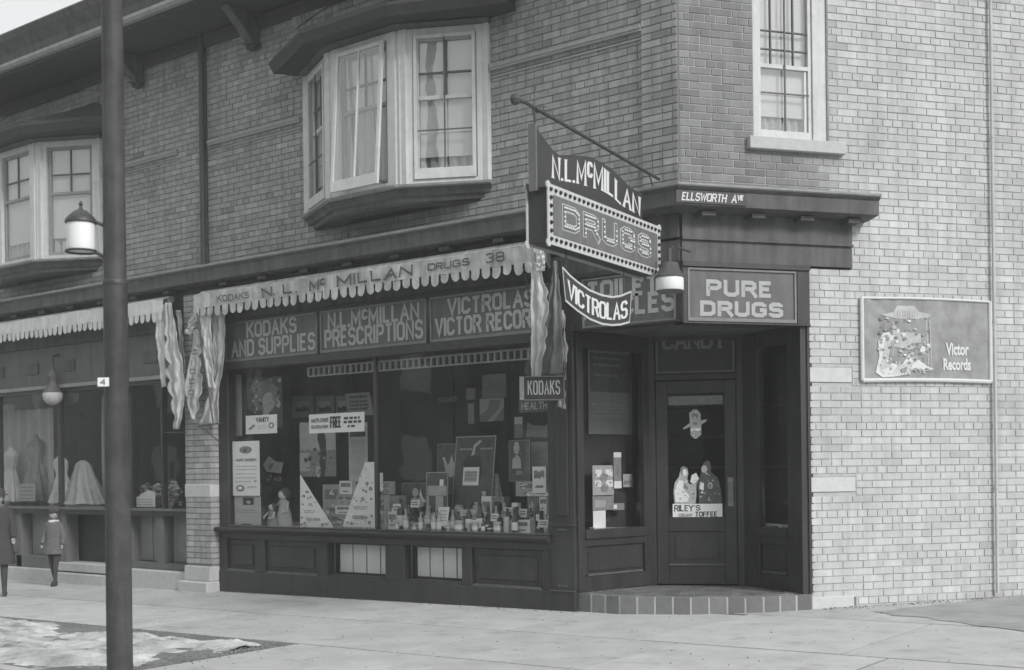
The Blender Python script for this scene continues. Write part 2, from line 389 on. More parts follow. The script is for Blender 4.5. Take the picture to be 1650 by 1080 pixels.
def slab(x0, x1, y0, y1, th=0.0, skew=0):
    e = .012; mb = MB(); t = random.random()
    pts = [(x0 + e, y0 + e), (x1 - e, y0 + e), (x1 - e, y1 - e), (x0 + e, y1 - e)]
    n = 3; vs = []
    j = random.uniform(-.0025, .0025)
    def fn(a, b):
        x = pts[0][0] + (pts[1][0] - pts[0][0]) * a; y = pts[0][1] + (pts[2][1] - pts[0][1]) * b
        x += skew * (y + 1.6)
        return (x, y, gz(x, y) + j + .0)
    mb.grid(fn, 3, 3, t)
    # edges
    c = [fn(0, 0), fn(1, 0), fn(1, 1), fn(0, 1)]
    for k in range(4):
        p, q = c[k], c[(k + 1) % 4]; mb.quad(p, q, (q[0], q[1], q[2] - .05), (p[0], p[1], p[2] - .05), t)
    return mb.build('slab', M['slab'], sidewalk, recalc=False)
xs = [-30 + 1.9 * k for k in range(0, 19)]
for i in range(-14, 4):
    x0 = -1.0 + i * 1.85
    slab(x0, x0 + 1.85, -3.17, -1.6)
for i in range(-14, 3):
    x0 = -1.1 + i * 1.83
    if i < 0: slab(x0, x0 + 1.83, -1.6, .25 if i > -4 else 1.0)
# in front of the entrance and along the side street
slab(-1.1, .45, -1.6, .4); slab(.45, 2.3, -1.6, .5); slab(2.3, 4.4, -1.6, .5)
slab(-.05, 1.6, .5, 2.2); slab(1.6, 4.2, .5, 2.6); slab(4.2, 6.5, -1.6, 2.6)
for k in range(3): slab(-2.2 + 1.7 * k, -.5 + 1.7 * k, -5.0, -3.17)
slab(2.9, 5.2, -5.0, -3.17)
# darker ground patch beside the side wall
db = MB()
pts = [(1.45, 1.15), (1.9, .95), (2.5, .62), (3.6, .15), (5.0, .2), (5.6, 2.6), (4.6, 4.2), (3.0, 4.2), (2.05, 2.6)]
cx_ = sum(p[0] for p in pts) / len(pts); cy_ = sum(p[1] for p in pts) / len(pts)
for a in range(len(pts)):
    p, q = pts[a], pts[(a + 1) % len(pts)]
    for k in range(6):
        t0, t1 = k / 6, (k + 1) / 6
        def P_(p, q, t):
            x = p[0] + (q[0] - p[0]) * t; y = p[1] + (q[1] - p[1]) * t
            r = 1 + .09 * noise.noise(Vector((x * 3, y * 3, 4))) + .04 * noise.noise(Vector((x * 11, y * 11, 4))); x = cx_ + (x - cx_) * r; y = cy_ + (y - cy_) * r
            return (x, y, gz(x, y) + .007)
        db.add([P_(p, q, t0), P_(p, q, t1), (cx_, cy_, gz(cx_, cy_) + .012)], [(0, 1, 2)])
M['ground_dark'] = mat('darker_ground', .34, .8, .25, 2.5, .5, 30)
tag(db.build('ground_patch', M['ground_dark']), kind='structure')
# boulevard strip, snow, kerb and road
ground_sheet('boulevard', lambda i, j: (-40 + 37.75 * i, -5.35 + 2.16 * j), 80, 12, M['dirt'], -.005)
M['snow'] = mat('old_snow', .52, .8, .45, 2.6, .9, 12)
stains(M['snow'], 3.0, .55, .50, .66); stains(M['snow'], 13, .35, .55, .66); stains(M['brick'], 1.1, .22, .5, .68); stains(M['brick_side'], .8, .14, .5, .68); stains(M['canvas'], 6, .3, .55, .7); stains(M['wood'], 9, .35, .56, .7); stains(M['frame'], 5, .18, .55, .7)
sb = MB(); NX, NY = 240, 60; H_ = {}
for j in range(NY + 1):
    for i in range(NX + 1):
        x = -14 + 11.6 * i / NX; y = -5.3 + 2.0 * j / NY
        e = min(1, (y + 5.36) / .2, (-3.3 - y) / .3, (-2.45 - x + .25 * (y + 4)) / .35)
        h = .042 * e + .055 * noise.noise(Vector((x * 1.1, y * 1.6, 1))) + .035 * noise.noise(Vector((x * 3.6, y * 4.6, 1))) + .022 * noise.noise(Vector((x * 9, y * 11, 3))) + .010 * noise.noise(Vector((x * 24, y * 26, 3))) - .020
        H_[i, j] = h; sb.v.append((x, y, gz(x, y) + max(h, -.03) - .002))
for j in range(NY):
    for i in range(NX):
        if max(H_[i, j], H_[i + 1, j], H_[i, j + 1], H_[i + 1, j + 1]) > -.01:
            a = j * (NX + 1) + i; sb.f.append([a, a + 1, a + NX + 2, a + NX + 1]); sb.t.append(.5); sb.m.append(0)
tag(sb.build('snow', M['snow'], smooth=True, recalc=False), 'patchy trodden old snow lying on the boulevard strip around the pole', 'snow', kind='stuff')
kb = MB()
kb.sweep([(-45, -5.5), (6, -5.5)], [(0, gz(0, -5.5) - .3), (.14, gz(0, -5.5) - .3), (.14, -.1), (0, -.1)])
tag(kb.build('kerb', M['slab']), kind='structure')
ground_sheet('road', lambda i, j: (-45 + 90 * i, -17 + 11.4 * j), 30, 10, M['road'], -.06)

# ------------------------------------------------------------------ brick walls
CO, BL = .0762, .240
class Course: pass
def brickwork(fr, u0, u1, z0, z1, o, holes, parent, wallname, brick_mat, mort_mat, tone=None, phase=0, header_every=6, top=300, closer=.0, thick=.30):
    """wall part (mortar backing) with its bricks: the nearest 300 single, the rest joined"""
    wb = MB()
    # mortar backing split round the holes
    zs = sorted({z0, z1} | {h[2] for h in holes if z0 < h[2] < z1} | {h[3] for h in holes if z0 < h[3] < z1})
    for a, b in zip(zs[:-1], zs[1:]):
        seg = [(u0, u1)]; zc = (a + b) / 2
        for h in holes:
            if h[2] < zc < h[3]:
                ns = []
                for s_, e_ in seg:
                    if h[1] <= s_ or h[0] >= e_: ns.append((s_, e_)); continue
                    if h[0] > s_: ns.append((s_, h[0]))
                    if h[1] < e_: ns.append((h[1], e_))
                seg = ns
        for s_, e_ in seg: wb.box(fr, s_, e_, a, b, o - thick, o - .008)
    wall = wb.build(wallname, mort_mat, parent)
    bricks = []
    r0 = int(math.floor(z0 / CO)) ; r = r0
    while (r + .5) * CO < z1:
        zc = (r + .5) * CO
        if zc < z0: r += 1; continue
        hd = header_every and r % header_every == 0
        L = BL / 2 if hd else BL
        off = ((r % 2) * BL / 2 + phase) if not hd else (BL / 4 + phase)
        k0 = int(math.floor((u0 - off) / L)) - 1; k = k0
        while off + k * L < u1:
            a, b = off + k * L, off + (k + 1) * L; k += 1
            if not hd and random.random() < .07:
                parts = [(a, a + BL / 2), (a + BL / 2, b)]
            else: parts = [(a, b)]
            for a_, b_ in parts:
                a2, b2 = max(a_, u0), min(b_, u1)
                if b2 - a2 < .03: continue
                seg = [(a2, b2)]
                for h in holes:
                    if h[2] - .01 < zc < h[3] + .01:
                        ns = []
                        for s_, e_ in seg:
                            if h[1] <= s_ or h[0] >= e_: ns.append((s_, e_)); continue
                            if h[0] > s_: ns.append((s_, h[0]))
                            if h[1] < e_: ns.append((h[1], e_))
                        seg = ns
                for s_, e_ in seg:
                    if e_ - s_ > .03: bricks.append((s_ + .004, e_ - .004, zc))
        r += 1
    bricks.sort(key=lambda q: (fr.pt((q[0] + q[1]) / 2, q[2], o) - CAM).length)
    rest = MB(); cache = {}
    org = LOC[wall.name]
    for i, (a, b, zc) in enumerate(bricks):
        t = random.gauss(.5, .17)
        if random.random() < .05: t -= .35
        if tone: t = tone((a + b) / 2, zc, t)
        pr = random.uniform(-.0022, .0022)
        if i < top:
            L = round(b - a, 4); key = (L, round(t * 8))
            if key not in cache:
                mb = MB(); f2 = Fr((0, 0), (fr.d.x, fr.d.y)); f2.n = fr.n
                brick_geo(mb, f2, -L / 2, L / 2, 0, 0, key[1] / 8)
                cache[key] = mb.mesh('brick', brick_mat)
            ob = bpy.data.objects.new('brick', cache[key]); COL.objects.link(ob); ob.parent = wall
            ob.location = fr.pt((a + b) / 2, zc, o + pr) - org
        else: brick_geo(rest, fr, a, b, zc, o + pr, t)
    if rest.f:
        ro = rest.build('bricks', brick_mat, wall, recalc=False); ro['kind'] = 'stuff'
    return wall
def brick_geo(mb, fr, a, b, zc, o, t):
    h = CO / 2 - .0042; e = .0025
    P = [fr.pt(a, zc - h, o - .012), fr.pt(b, zc - h, o - .012), fr.pt(b, zc + h, o - .012), fr.pt(a, zc + h, o - .012),
         fr.pt(a + e, zc - h + e, o), fr.pt(b - e, zc - h + e, o), fr.pt(b - e, zc + h - e, o), fr.pt(a + e, zc + h - e, o)]
    mb.add(P, [(4, 5, 6, 7), (0, 1, 5, 4), (1, 2, 6, 5), (2, 3, 7, 6), (3, 0, 4, 7)], t)

# ================================================================== DRUGSTORE
shop = thing('drugstore_building', (0, 0, 0), 'two storey brick corner drugstore with bay window and dark wood shopfront', 'building')
TOPZ = 7.5
f_hole = [(2.55, 5.28, 4.72, 6.48)]
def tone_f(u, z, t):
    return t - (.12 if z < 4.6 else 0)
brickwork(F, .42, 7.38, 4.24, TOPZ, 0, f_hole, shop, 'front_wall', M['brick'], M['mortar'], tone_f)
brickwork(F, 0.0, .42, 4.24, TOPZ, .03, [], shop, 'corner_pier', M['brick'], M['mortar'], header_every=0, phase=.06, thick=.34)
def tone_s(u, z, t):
    # glare painted per brick: dark by the corner, paling along the wall
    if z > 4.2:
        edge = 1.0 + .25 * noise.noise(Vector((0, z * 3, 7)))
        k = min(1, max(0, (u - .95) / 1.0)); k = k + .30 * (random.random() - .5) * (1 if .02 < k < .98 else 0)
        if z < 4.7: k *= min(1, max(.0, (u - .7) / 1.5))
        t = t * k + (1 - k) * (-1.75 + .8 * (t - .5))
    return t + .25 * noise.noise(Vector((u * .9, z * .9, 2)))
s_holes = [(0, 1.95, 3.5, 4.25), (0, 1.43, -1, 3.5), (.83, 1.69, 4.78, 8), (1.43, 1.965, 1.18, 1.34), (1.43, 1.935, 2.32, 2.48), (1.43, 1.95, -.2, .10)]
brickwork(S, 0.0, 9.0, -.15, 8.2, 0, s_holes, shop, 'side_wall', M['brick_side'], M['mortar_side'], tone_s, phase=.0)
sb_ = MB()
for u1_, z0_, z1_ in ((1.962, 1.183, 1.337), (1.93, 2.323, 2.477), (1.93, -.2, .097)):
    m_ = MB(); m_.box(S, 1.433, u1_, z0_, z1_, -.2, .006); m_.build('stone', M['stone_w'], shop, bevel=.006)

# belt course
def belt(par, a, b):
    bl = MB(); bl.box(F, a, b, 5.915, 5.978, -.02, .038); bl.prism(F, [(a, 5.942), (b, 5.942), (b, 5.978), (a, 5.978)], .0382, .05); bo = bl.build('belt_course', M['belt'], par)
    bl = MB(); bl.box(F, a, b, 5.835, 5.85, -.02, .016); bl.build('lower_fillet', M['belt'], bo)
M['belt'] = mat('belt_stone', .33, .85, .12, 14, .3, 70)
belt(shop, .42, 2.40); belt(shop, 5.5, 7.33)

# ---- street cornice over the shopfronts (wraps the corner)
def pathF(us): return [(-u, 0) for u in us]
sd = (S.d.x, S.d.y)
CP = [(sd[0] * 2.1, sd[1] * 2.1), (0, 0), (-7.36, 0)]        # from the side street end to the left; normals must point outwards
def out_sweep(mb, path, prof, **k):
    # make sure the offset goes outwards (towards the streets)
    P = path
    t = Vector((P[1][0] - P[0][0], P[1][1] - P[0][1], 0)).normalized(); n = Vector((-t.y, t.x, 0))
    mid = Vector(((P[0][0] + P[1][0]) / 2, (P[0][1] + P[1][1]) / 2, 0))
    if n.dot(CAM - mid) < 0: P = P[::-1]
    return mb.sweep(P, prof, **k)
c = MB(); out_sweep(c, CP, [(0, 4.0), (.06, 4.0), (.20, 4.015), (.275, 4.03), (.28, 4.17), (.30, 4.185), (.315, 4.20), (0, 4.20)]); c.build('cornice', M['cornice'], shop)
c = MB(); out_sweep(c, CP, [(0, 4.203), (.318, 4.203), (.33, 4.215), (.33, 4.235), (.05, 4.275), (0, 4.275)]); c.build('flashing', M['cornice_top'], shop)
c = MB(); c.box(S, .0, 1.93, 3.755, 3.998, -.15, .045); c.box(S, .0, 1.93, 3.52, 3.735, -.15, .03); c.box(S, .0, 1.94, 3.736, 3.754, -.15, .06)
c.box(F, .0, 7.75, 3.76, 3.998, -.15, .045); c.box(F, .0, 7.75, 3.52, 3.735, -.15, .03)
c.build('frieze', M['cornice'], shop)
for fr, u_ in [(F, .55 + .78 * k) for k in range(9)] + [(S, .15 + .55 * k) for k in range(4)]:
    b = MB(); b.prism(fr, [(u_, 3.955), (u_ + .15, 3.955), (u_ + .15, 3.998), (u_, 3.998)], .046, .19); b.build('bracket', M['cornice'], shop)

# ---- transom band with painted signs
tb = MB(); tb.box(F, -.0, 7.18, 3.47, 3.519, -.15, .05); tb.box(F, 1.3, 7.18, 2.84, 2.935, -.15, .07); tb.box(F, 0, 1.3, 2.918, 2.935, -.15, .07); tb.box(S, .0, 1.43, 3.47, 3.519, -.15, .05); tb.box(S, 0, 1.43, 2.90, 2.915, -.15, .05)
tb.box(F, 7.04, 7.18, 2.935, 3.47, -.15, .03); tb.box(F, 1.2, 1.5, 2.935, 3.47, -.15, .03); tb.box(F, -.03, .045, 2.918, 3.519, -.20, .028); tb.box(S, .0, .055, 2.90, 3.47, -.14, .026); tb.box(S, 1.29, 1.43, 2.915, 3.47, -.15, .03)
tb.build('transom_beam', M['wood'], shop)
def transom(fr, ua, ub, z0, z1, lines, label=None):
    p = MB(); p.box(fr, ua, ub, z0, z1, -.06, .012)
    o = p.build('transom_sign', M['sign_bg'], shop, label=label)
    e = MB(); w_ = .035; lo, hi = min(ua, ub), max(ua, ub)
    e.box(fr, lo, hi, z0, z0 + w_, .0121, .03); e.box(fr, lo, hi, z1 - w_ * .6, z1, .0121, .03)
    e.box(fr, lo, lo + w_ * .6, z0 + w_, z1 - w_ * .6, .0121, .028); e.box(fr, hi - w_ * .6, hi, z0 + w_, z1 - w_ * .6, .0121, .028)
    e.build('moulding', M['sign_edge'], o)
    t = MB()
    for (x0, x1, y0, y1, txt, sw) in lines: px_text(t, fr, x0, x1, y0, y1, .0155, txt, sw, gap=1.9)
    t.build('lettering', M['letter'], o, recalc=False)
    return o
transom(F, 7.03, 5.24, 2.945, 3.47, [(397, 478, 520, 545, 'KODAKS', .036), (373, 508, 550, 577, 'AND SUPPLIES', .036)], 'transom sign lettered KODAKS AND SUPPLIES')
transom(F, 5.18, 3.40, 2.945, 3.47, [(528, 676, 505, 531, 'N.L.McMILLAN', .036), (523, 682, 532, 561, 'PRESCRIPTIONS', .036)], 'transom sign lettered N.L.McMILLAN PRESCRIPTIONS')
transom(F, 3.34, 1.52, 2.945, 3.47, [(721, 861, 482, 509, 'VICTROLAS', .038), (701, 888, 514, 543, 'VICTOR RECORDS', .038)], 'transom sign lettered VICTROLAS VICTOR RECORDS')
transom(F, 1.19, .05, 2.925, 3.46, [(945, 1062, 455, 486, 'TOILET', .045), (925, 1088, 484, 517, 'ARTICLES', .045)], 'transom sign lettered TOILET ARTICLES')
transom(S, .06, 1.28, 2.925, 3.46, [(1138, 1245, 450, 477, 'PURE', .041), (1128, 1262, 484, 509, 'DRUGS', .041)], 'transom sign lettered PURE DRUGS')

# ---- bulkhead
bk = MB()
bk.box(F, 1.30, 7.18, -.3, .145, -.1, .05)
bk.box(F, 1.62, 7.18, .575, .66, -.1, .04)
for a, b in ((7.03, 7.18), (6.26, 6.44), (5.09, 5.26), (3.78, 4.09), (2.74, 2.89), (1.62, 1.74)): bk.box(F, a, b, .145, .575, -.1, .04)
bk.build('bulkhead', M['wood'], shop, bevel=.006)
for a, b in ((6.44, 7.03), (5.26, 6.26), (1.74, 2.74)):
    p = MB(); p.box(F, a, b, .145, .575, -.1, .0); p.box(F, a + .09, b - .09, .23, .50, .0002, .016)
    po = p.build('panel', M['wood'], shop, bevel=.006)
    l = MB(); l.prism(F, [(a + .01, .147), (b - .01, .147), (b - .03, .172), (a + .03, .172)], .0002, .046); l.build('ledge', M['wood2'], po)
for a, b in ((4.09, 5.09), (2.89, 3.78)):
    p = MB(); p.box(F, a, b, .145, .178, -.16, .045); p.box(F, a, b, .178, .20, -.17, -.10)
    p.box(F, a, b, .55, .575, -.17, -.10); p.box(F, b - .05, b, .20, .55, -.17, -.10); p.box(F, a, b, .14, .58, -.20, -.172)
    wn = p.build('basement_window', M['wood'], shop)
    n_ = 4; W_ = (b - .05 - a) / n_
    for k in range(n_):
        q = MB(); q.box(F, a + k * W_ + .012, a + (k + 1) * W_ - .012, .202, .548, -.165, -.13); q.build('pane', M['milkpane'] if 'milkpane' in M else M['blind'], wn)
sl_ = MB(); out_sweep(sl_, [(-1.62, 0), (-7.22, 0)], [(-.1, .66), (.07, .66), (.11, .69), (.13, .70), (.13, .72), (.10, .735), (-.1, .745)]); sl_.build('sill', M['wood'], shop)
sl_ = MB(); sl_.box(F, 1.64, 6.97, .7455, .757, -.02, .055); sl_.build('sill', M['wood2'], shop, label='pale worn sill edge under the display glass')
# posts
for a, b, z_, o_ in ((6.985, 7.18, .72, -.1), (4.225, 4.265, .757, -.03), (1.62, 1.66, .757, -.06)):
    ps = MB(); ps.box(F, a, b, z_, 2.839 if z_ > .75 else 2.95, o_, .03); ps.build('mullion', M['wood'], shop, bevel=.004)
cp_ = MB(); cp_.box(F, 1.31, 1.62, .145, 3.0, -.12, .04); cp_.box(F, 1.30, 1.62, .145, .66, -.12, .052)
cp_.box(F, 1.30, 1.63, .84, .87, -.1, .06); cp_.box(F, 1.38, 1.54, .95, 2.6, .0402, .055)
cpo = cp_.build('corner_post', M['wood'], shop, bevel=.006)
l = MB(); l.box(F, 1.40, 1.52, .20, .215, .0522, .066); l.box(F, 1.40, 1.52, .80, .815, .0522, .062); l.box(F, 1.30, 1.62, .146, .158, .0522, .068); l.build('ledge', M['wood2'], cpo)
# glass
def glass(fr, a, b, z0, z1, o, parent, m='glass', name='glass'):
    g = MB(); g.quad(fr.pt(a, z0, o), fr.pt(b, z0, o), fr.pt(b, z1, o), fr.pt(a, z1, o)); return g.build(name, M[m], parent, recalc=False)
glass(F, 1.66, 4.225, .757, 2.84, 0, shop); glass(F, 4.265, 6.985, .757, 2.84, 0, shop)
# ventilator grille along the head of the glass
vg = MB(); v0, v1 = 1.85, 5.46; n_ = 38
vg.box(F, v0, v1, 2.775, 2.79, -.05, -.02); vg.box(F, v0, v1, 2.665, 2.682, -.05, -.02)
for k in range(n_ + 1):
    u_ = v0 + (v1 - v0) * k / n_; vg.box(F, u_ - .014, u_ + .014, 2.682, 2.775, -.05, -.02)
vg.build('ventilator_grille', M['cornice_top'], shop)
# display stage and back
ds = MB(); ds.box(F, 1.35, 7.15, .62, .74, -1.15, -.1); ds.build('display_floor', M['paper_g'], shop)
ds = MB(); ds.box(F, 1.35, 7.15, .74, 3.45, -1.25, -1.18); ds.box(F, 7.05, 7.15, .74, 2.949, -1.17, -.05)
ds.box(F, 1.4, 7.1, 2.95, 3.0, -1.17, -.062)
for a in (2.2, 3.1, 4.0, 4.9, 5.8, 6.6): ds.box(F, a, a + .05, .74, 2.9, -1.179, -1.14)
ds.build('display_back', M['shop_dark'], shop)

# ---- recessed corner entrance
P1 = (-1.31, .0); P2 = (sd[0] * 1.42, sd[1] * 1.42); D1 = (-1.11, 1.14); D2 = (-.16, 1.63)
SL = Fr(P1, D1); SR = Fr(D2, P2); DF = Fr(D1, D2)
for fr in (SL, SR, DF):
    if fr.n.dot(CAM - fr.p) < 0: fr.n = -fr.n
ZF = .14
def leafpanel(parent, fr, a, b, z0, z1, o, name='panel'):
    p = MB(); p.box(fr, a, b, z0, z1, o - .04, o); p.box(fr, a + .05, b - .05, z0 + .05, z1 - .05, o + .0002, o + .014)
    po = p.build(name, M['wood'], parent, bevel=.004)
    l = MB(); l.box(fr, a + .03, b - .03, z0 + .004, z0 + .022, o + .0003, o + .03); l.build('ledge', M['wood2'], po); return po
for fr, ga, gb, zt in ((SL, .10, SL.len - .10, 2.75), (SR, .28, SR.len - .32, 2.75)):
    w_ = MB()
    w_.box(fr, 0, ga, ZF, 2.925, -.06, .03); w_.box(fr, gb, fr.len, ZF, 2.925, -.06, .03)
    w_.box(fr, ga, gb, zt, 2.925, -.06, .028); w_.box(fr, ga, gb, .70, .80, -.06, .05); w_.box(fr, ga, gb, ZF, .30, -.06, .028); w_.box(fr, ga, gb, .62, .70, -.06, .026)
    w_.build('side_light_frame', M['wood'], shop, bevel=.005)
    leafpanel(shop, fr, ga + .01, gb - .01, .302, .618, .0)
    glass(fr, ga, gb, .80, zt, 0, shop)
# narrow post at the right, against the side street wall
q_ = MB(); q_.box(S, 1.33, 1.428, -.1, 3.0, -.14, .0); q_.box(S, 1.40, 1.428, -.1, 3.0, .0002, .02); q_.build('corner_post', M['wood'], shop)
# entrance ceiling + room behind
cl = MB(); cl.add([(-1.33, 0, 2.93), (0, 0, 2.93), (P2[0], P2[1], 2.93), (D2[0] + .1, D2[1] + .1, 2.93), (D1[0] - .1, D1[1] + .1, 2.93)], [(0, 1, 2, 3, 4)]); cl.build('entrance_ceiling', M['cornice'], shop, recalc=False)
df = MB()
df.box(DF, 0, .085, ZF, 2.95, -.06, .03); df.box(DF, DF.len - .085, DF.len, ZF, 2.95, -.06, .03); df.box(DF, .085, DF.len - .085, 2.44, 2.50, -.06, .032)
df.box(DF, .085, DF.len - .085, 2.88, 2.95, -.06, .03)
df.build('door_frame', M['wood'], shop, bevel=.005)
tr_ = MB(); tr_.box(DF, .09, DF.len - .09, 2.50, 2.88, -.05, -.01); tro = tr_.build('transom_sign', M['sign_dark'], shop, label='dark transom over the door lettered CANDY')
e = MB(); a_, b_ = .10, DF.len - .10
e.box(DF, a_, b_, 2.52, 2.54, -.0099, .004); e.box(DF, a_, a_ + .02, 2.54, 2.87, -.0099, .003); e.box(DF, b_ - .02, b_, 2.54, 2.87, -.0099, .003); e.build('moulding', M['sign_mid'], tro)
t = MB(); px_text(t, DF, 1067, 1170, 536, 564, -.006, 'CANDY', .034, serif=.03); t.build('lettering', M['sign_edge'], tro, recalc=False)
# door leaf
dl = MB(); A_, B_ = .09, DF.len - .09
dl.box(DF, A_, A_ + .13, ZF + .01, 2.43, -.04, .01); dl.box(DF, B_ - .13, B_, ZF + .01, 2.43, -.04, .01)
dl.box(DF, A_ + .13, B_ - .13, ZF + .01, .36, -.04, .01); dl.box(DF, A_ + .13, B_ - .13, .74, .90, -.04, .01); dl.box(DF, A_ + .13, B_ - .13, 2.29, 2.43, -.04, .01)
door = dl.build('door', M['wood'], shop, bevel=.005)
dp = MB(); dp.box(DF, A_ + .13, B_ - .13, .36, .74, -.04, -.012); dp.box(DF, A_ + .20, B_ - .20, .43, .67, -.0118, .0); dp.build('panel', M['wood'], door, bevel=.004)
l = MB(); l.box(DF, A_ + .13, B_ - .13, .361, .376, -.0119, .028); l.build('ledge', M['wood2'], door)
glass(DF, A_ + .13, B_ - .13, .90, 2.29, -.01, door)
h = MB(); h.tube([DF.pt(B_ - .07, 1.28, .012), DF.pt(B_ - .07, 1.28, .05), DF.pt(B_ - .07, 1.08, .05), DF.pt(B_ - .07, 1.08, .012)], .011, 6)
h.box(DF, B_ - .10, B_ - .04, 1.02, 1.34, .0102, .016); h.build('handle', M['cornice_top'], door)
# white blind strip behind the door head
h = MB(); h.box(DF, A_ + .14, B_ - .14, 2.16, 2.26, -.05, -.035); h.build('door_blind', M['box_m'], door)
# interior
rm = MB()
for a, b, c_, d_ in ((-1.25, .1, -1.25, 3.2),):
    rm.box(DF, -.3, 2.4, ZF - .05, ZF - .01, -4, -.05); rm.box(DF, -.3, 2.4, ZF, 3.4, -3.6, -3.5); rm.box(DF, -.3, -.25, ZF, 3.4, -3.5, -.35)
    rm.box(DF, 2.0, 2.1, ZF, 3.4, -3.5, -.1); rm.box(DF, -.3, 2.1, 3.2, 3.3, -3.5, -.1)
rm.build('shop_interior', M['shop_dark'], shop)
for k in range(5):
    sh_ = MB(); sh_.box(DF, -.2, 1.9, .6 + .42 * k, .63 + .42 * k, -3.48, -3.2); sh_.build('shop_shelf', M['paper_d'], shop)
# platform of tiles and brick step
fp = [P1, (-.75, -.03), (-.08, .24), (.52, .70), (P2[0] + .03, P2[1] - .02)]
pf = MB()
poly = fp + [(D2[0], D2[1]), (D1[0], D1[1])]
pf.add([(x, y, .128) for x, y in poly] + [(x, y, -.3) for x, y in poly], [list(range(7))] + [(i, (i + 1) % 7, (i + 1) % 7 + 7, i + 7) for i in range(7)])
step = pf.build('entrance_step', M['joint'], loc=(-.2, .3, 0))
tag(step, 'low brick step with tiled top in front of the corner entrance', 'step')
LOC[step.name] = Vector((-.2, .3, 0))
# rowlock bricks on the front edge
seglen = [math.dist(fp[i], fp[i + 1]) for i in range(4)]; tot = sum(seglen)
def along(t):
    for i in range(4):
        if t <= seglen[i] or i == 3:
            k = t / seglen[i]; return Vector((fp[i][0] + (fp[i + 1][0] - fp[i][0]) * k, fp[i][1] + (fp[i + 1][1] - fp[i][1]) * k, 0))
        t -= seglen[i]
NB = 14
for k in range(NB):
    a = along(tot * k / NB + .008); b = along(tot * (k + 1) / NB - .008); d_ = (b - a).normalized(); n_ = Vector((d_.y, -d_.x, 0))
    if n_.dot(CAM - a) < 0: n_ = -n_
    mb = MB(); pr = .002 + random.uniform(0, .003)
    lo = [a - n_ * .09, b - n_ * .09, b + n_ * pr, a + n_ * pr]
    zb = gz(a.x, a.y) - .02; zt = .132 + random.uniform(0, .004)
    mb.hexa([Vector((p.x, p.y, zb)) for p in lo] + [Vector((p.x, p.y, zt)) for p in lo], random.random())
    mb.build('brick', M['tile'], step, bevel=.006)
# floor tiles behind
def inside(x, y, P):
    c_ = False; j = len(P) - 1
    for i in range(len(P)):
        if (P[i][1] > y) != (P[j][1] > y) and x < (P[j][0] - P[i][0]) * (y - P[i][1]) / (P[j][1] - P[i][1]) + P[i][0]: c_ = not c_
        j = i
    return c_
ctr = Vector((sum(p[0] for p in poly) / 7, sum(p[1] for p in poly) / 7, 0)); pin = [(ctr.x + (x - ctr.x) * .90, ctr.y + (y - ctr.y) * .93) for x, y in poly]
tc_ = {}
for i in range(-12, 14):
    for j in range(-10, 14):
        p = Vector((-1.31, 0, 0)) + (DF.d * (i * .155 + (j % 2) * .077)) + Vector((-DF.d.y, DF.d.x, 0)) * (j * .105)
        if inside(p.x, p.y, pin):
            t_ = random.randrange(5)
            if t_ not in tc_:
                mb = MB(); nn = Vector((-DF.d.y, DF.d.x, 0)); a_, b_ = DF.d * .072, nn * .047; lo = [-a_ - b_, a_ - b_, a_ + b_, -a_ + b_]
                mb.hexa([v + Vector((0, 0, -.01)) for v in lo] + [v + Vector((0, 0, .004)) for v in lo], t_ / 5); tc_[t_] = mb.mesh('tile', M['tile'])
            ob = bpy.data.objects.new('tile', tc_[t_]); COL.objects.link(ob); ob.parent = step; ob.location = Vector((p.x, p.y, .130 + random.uniform(0, .002))) - LOC[step.name]

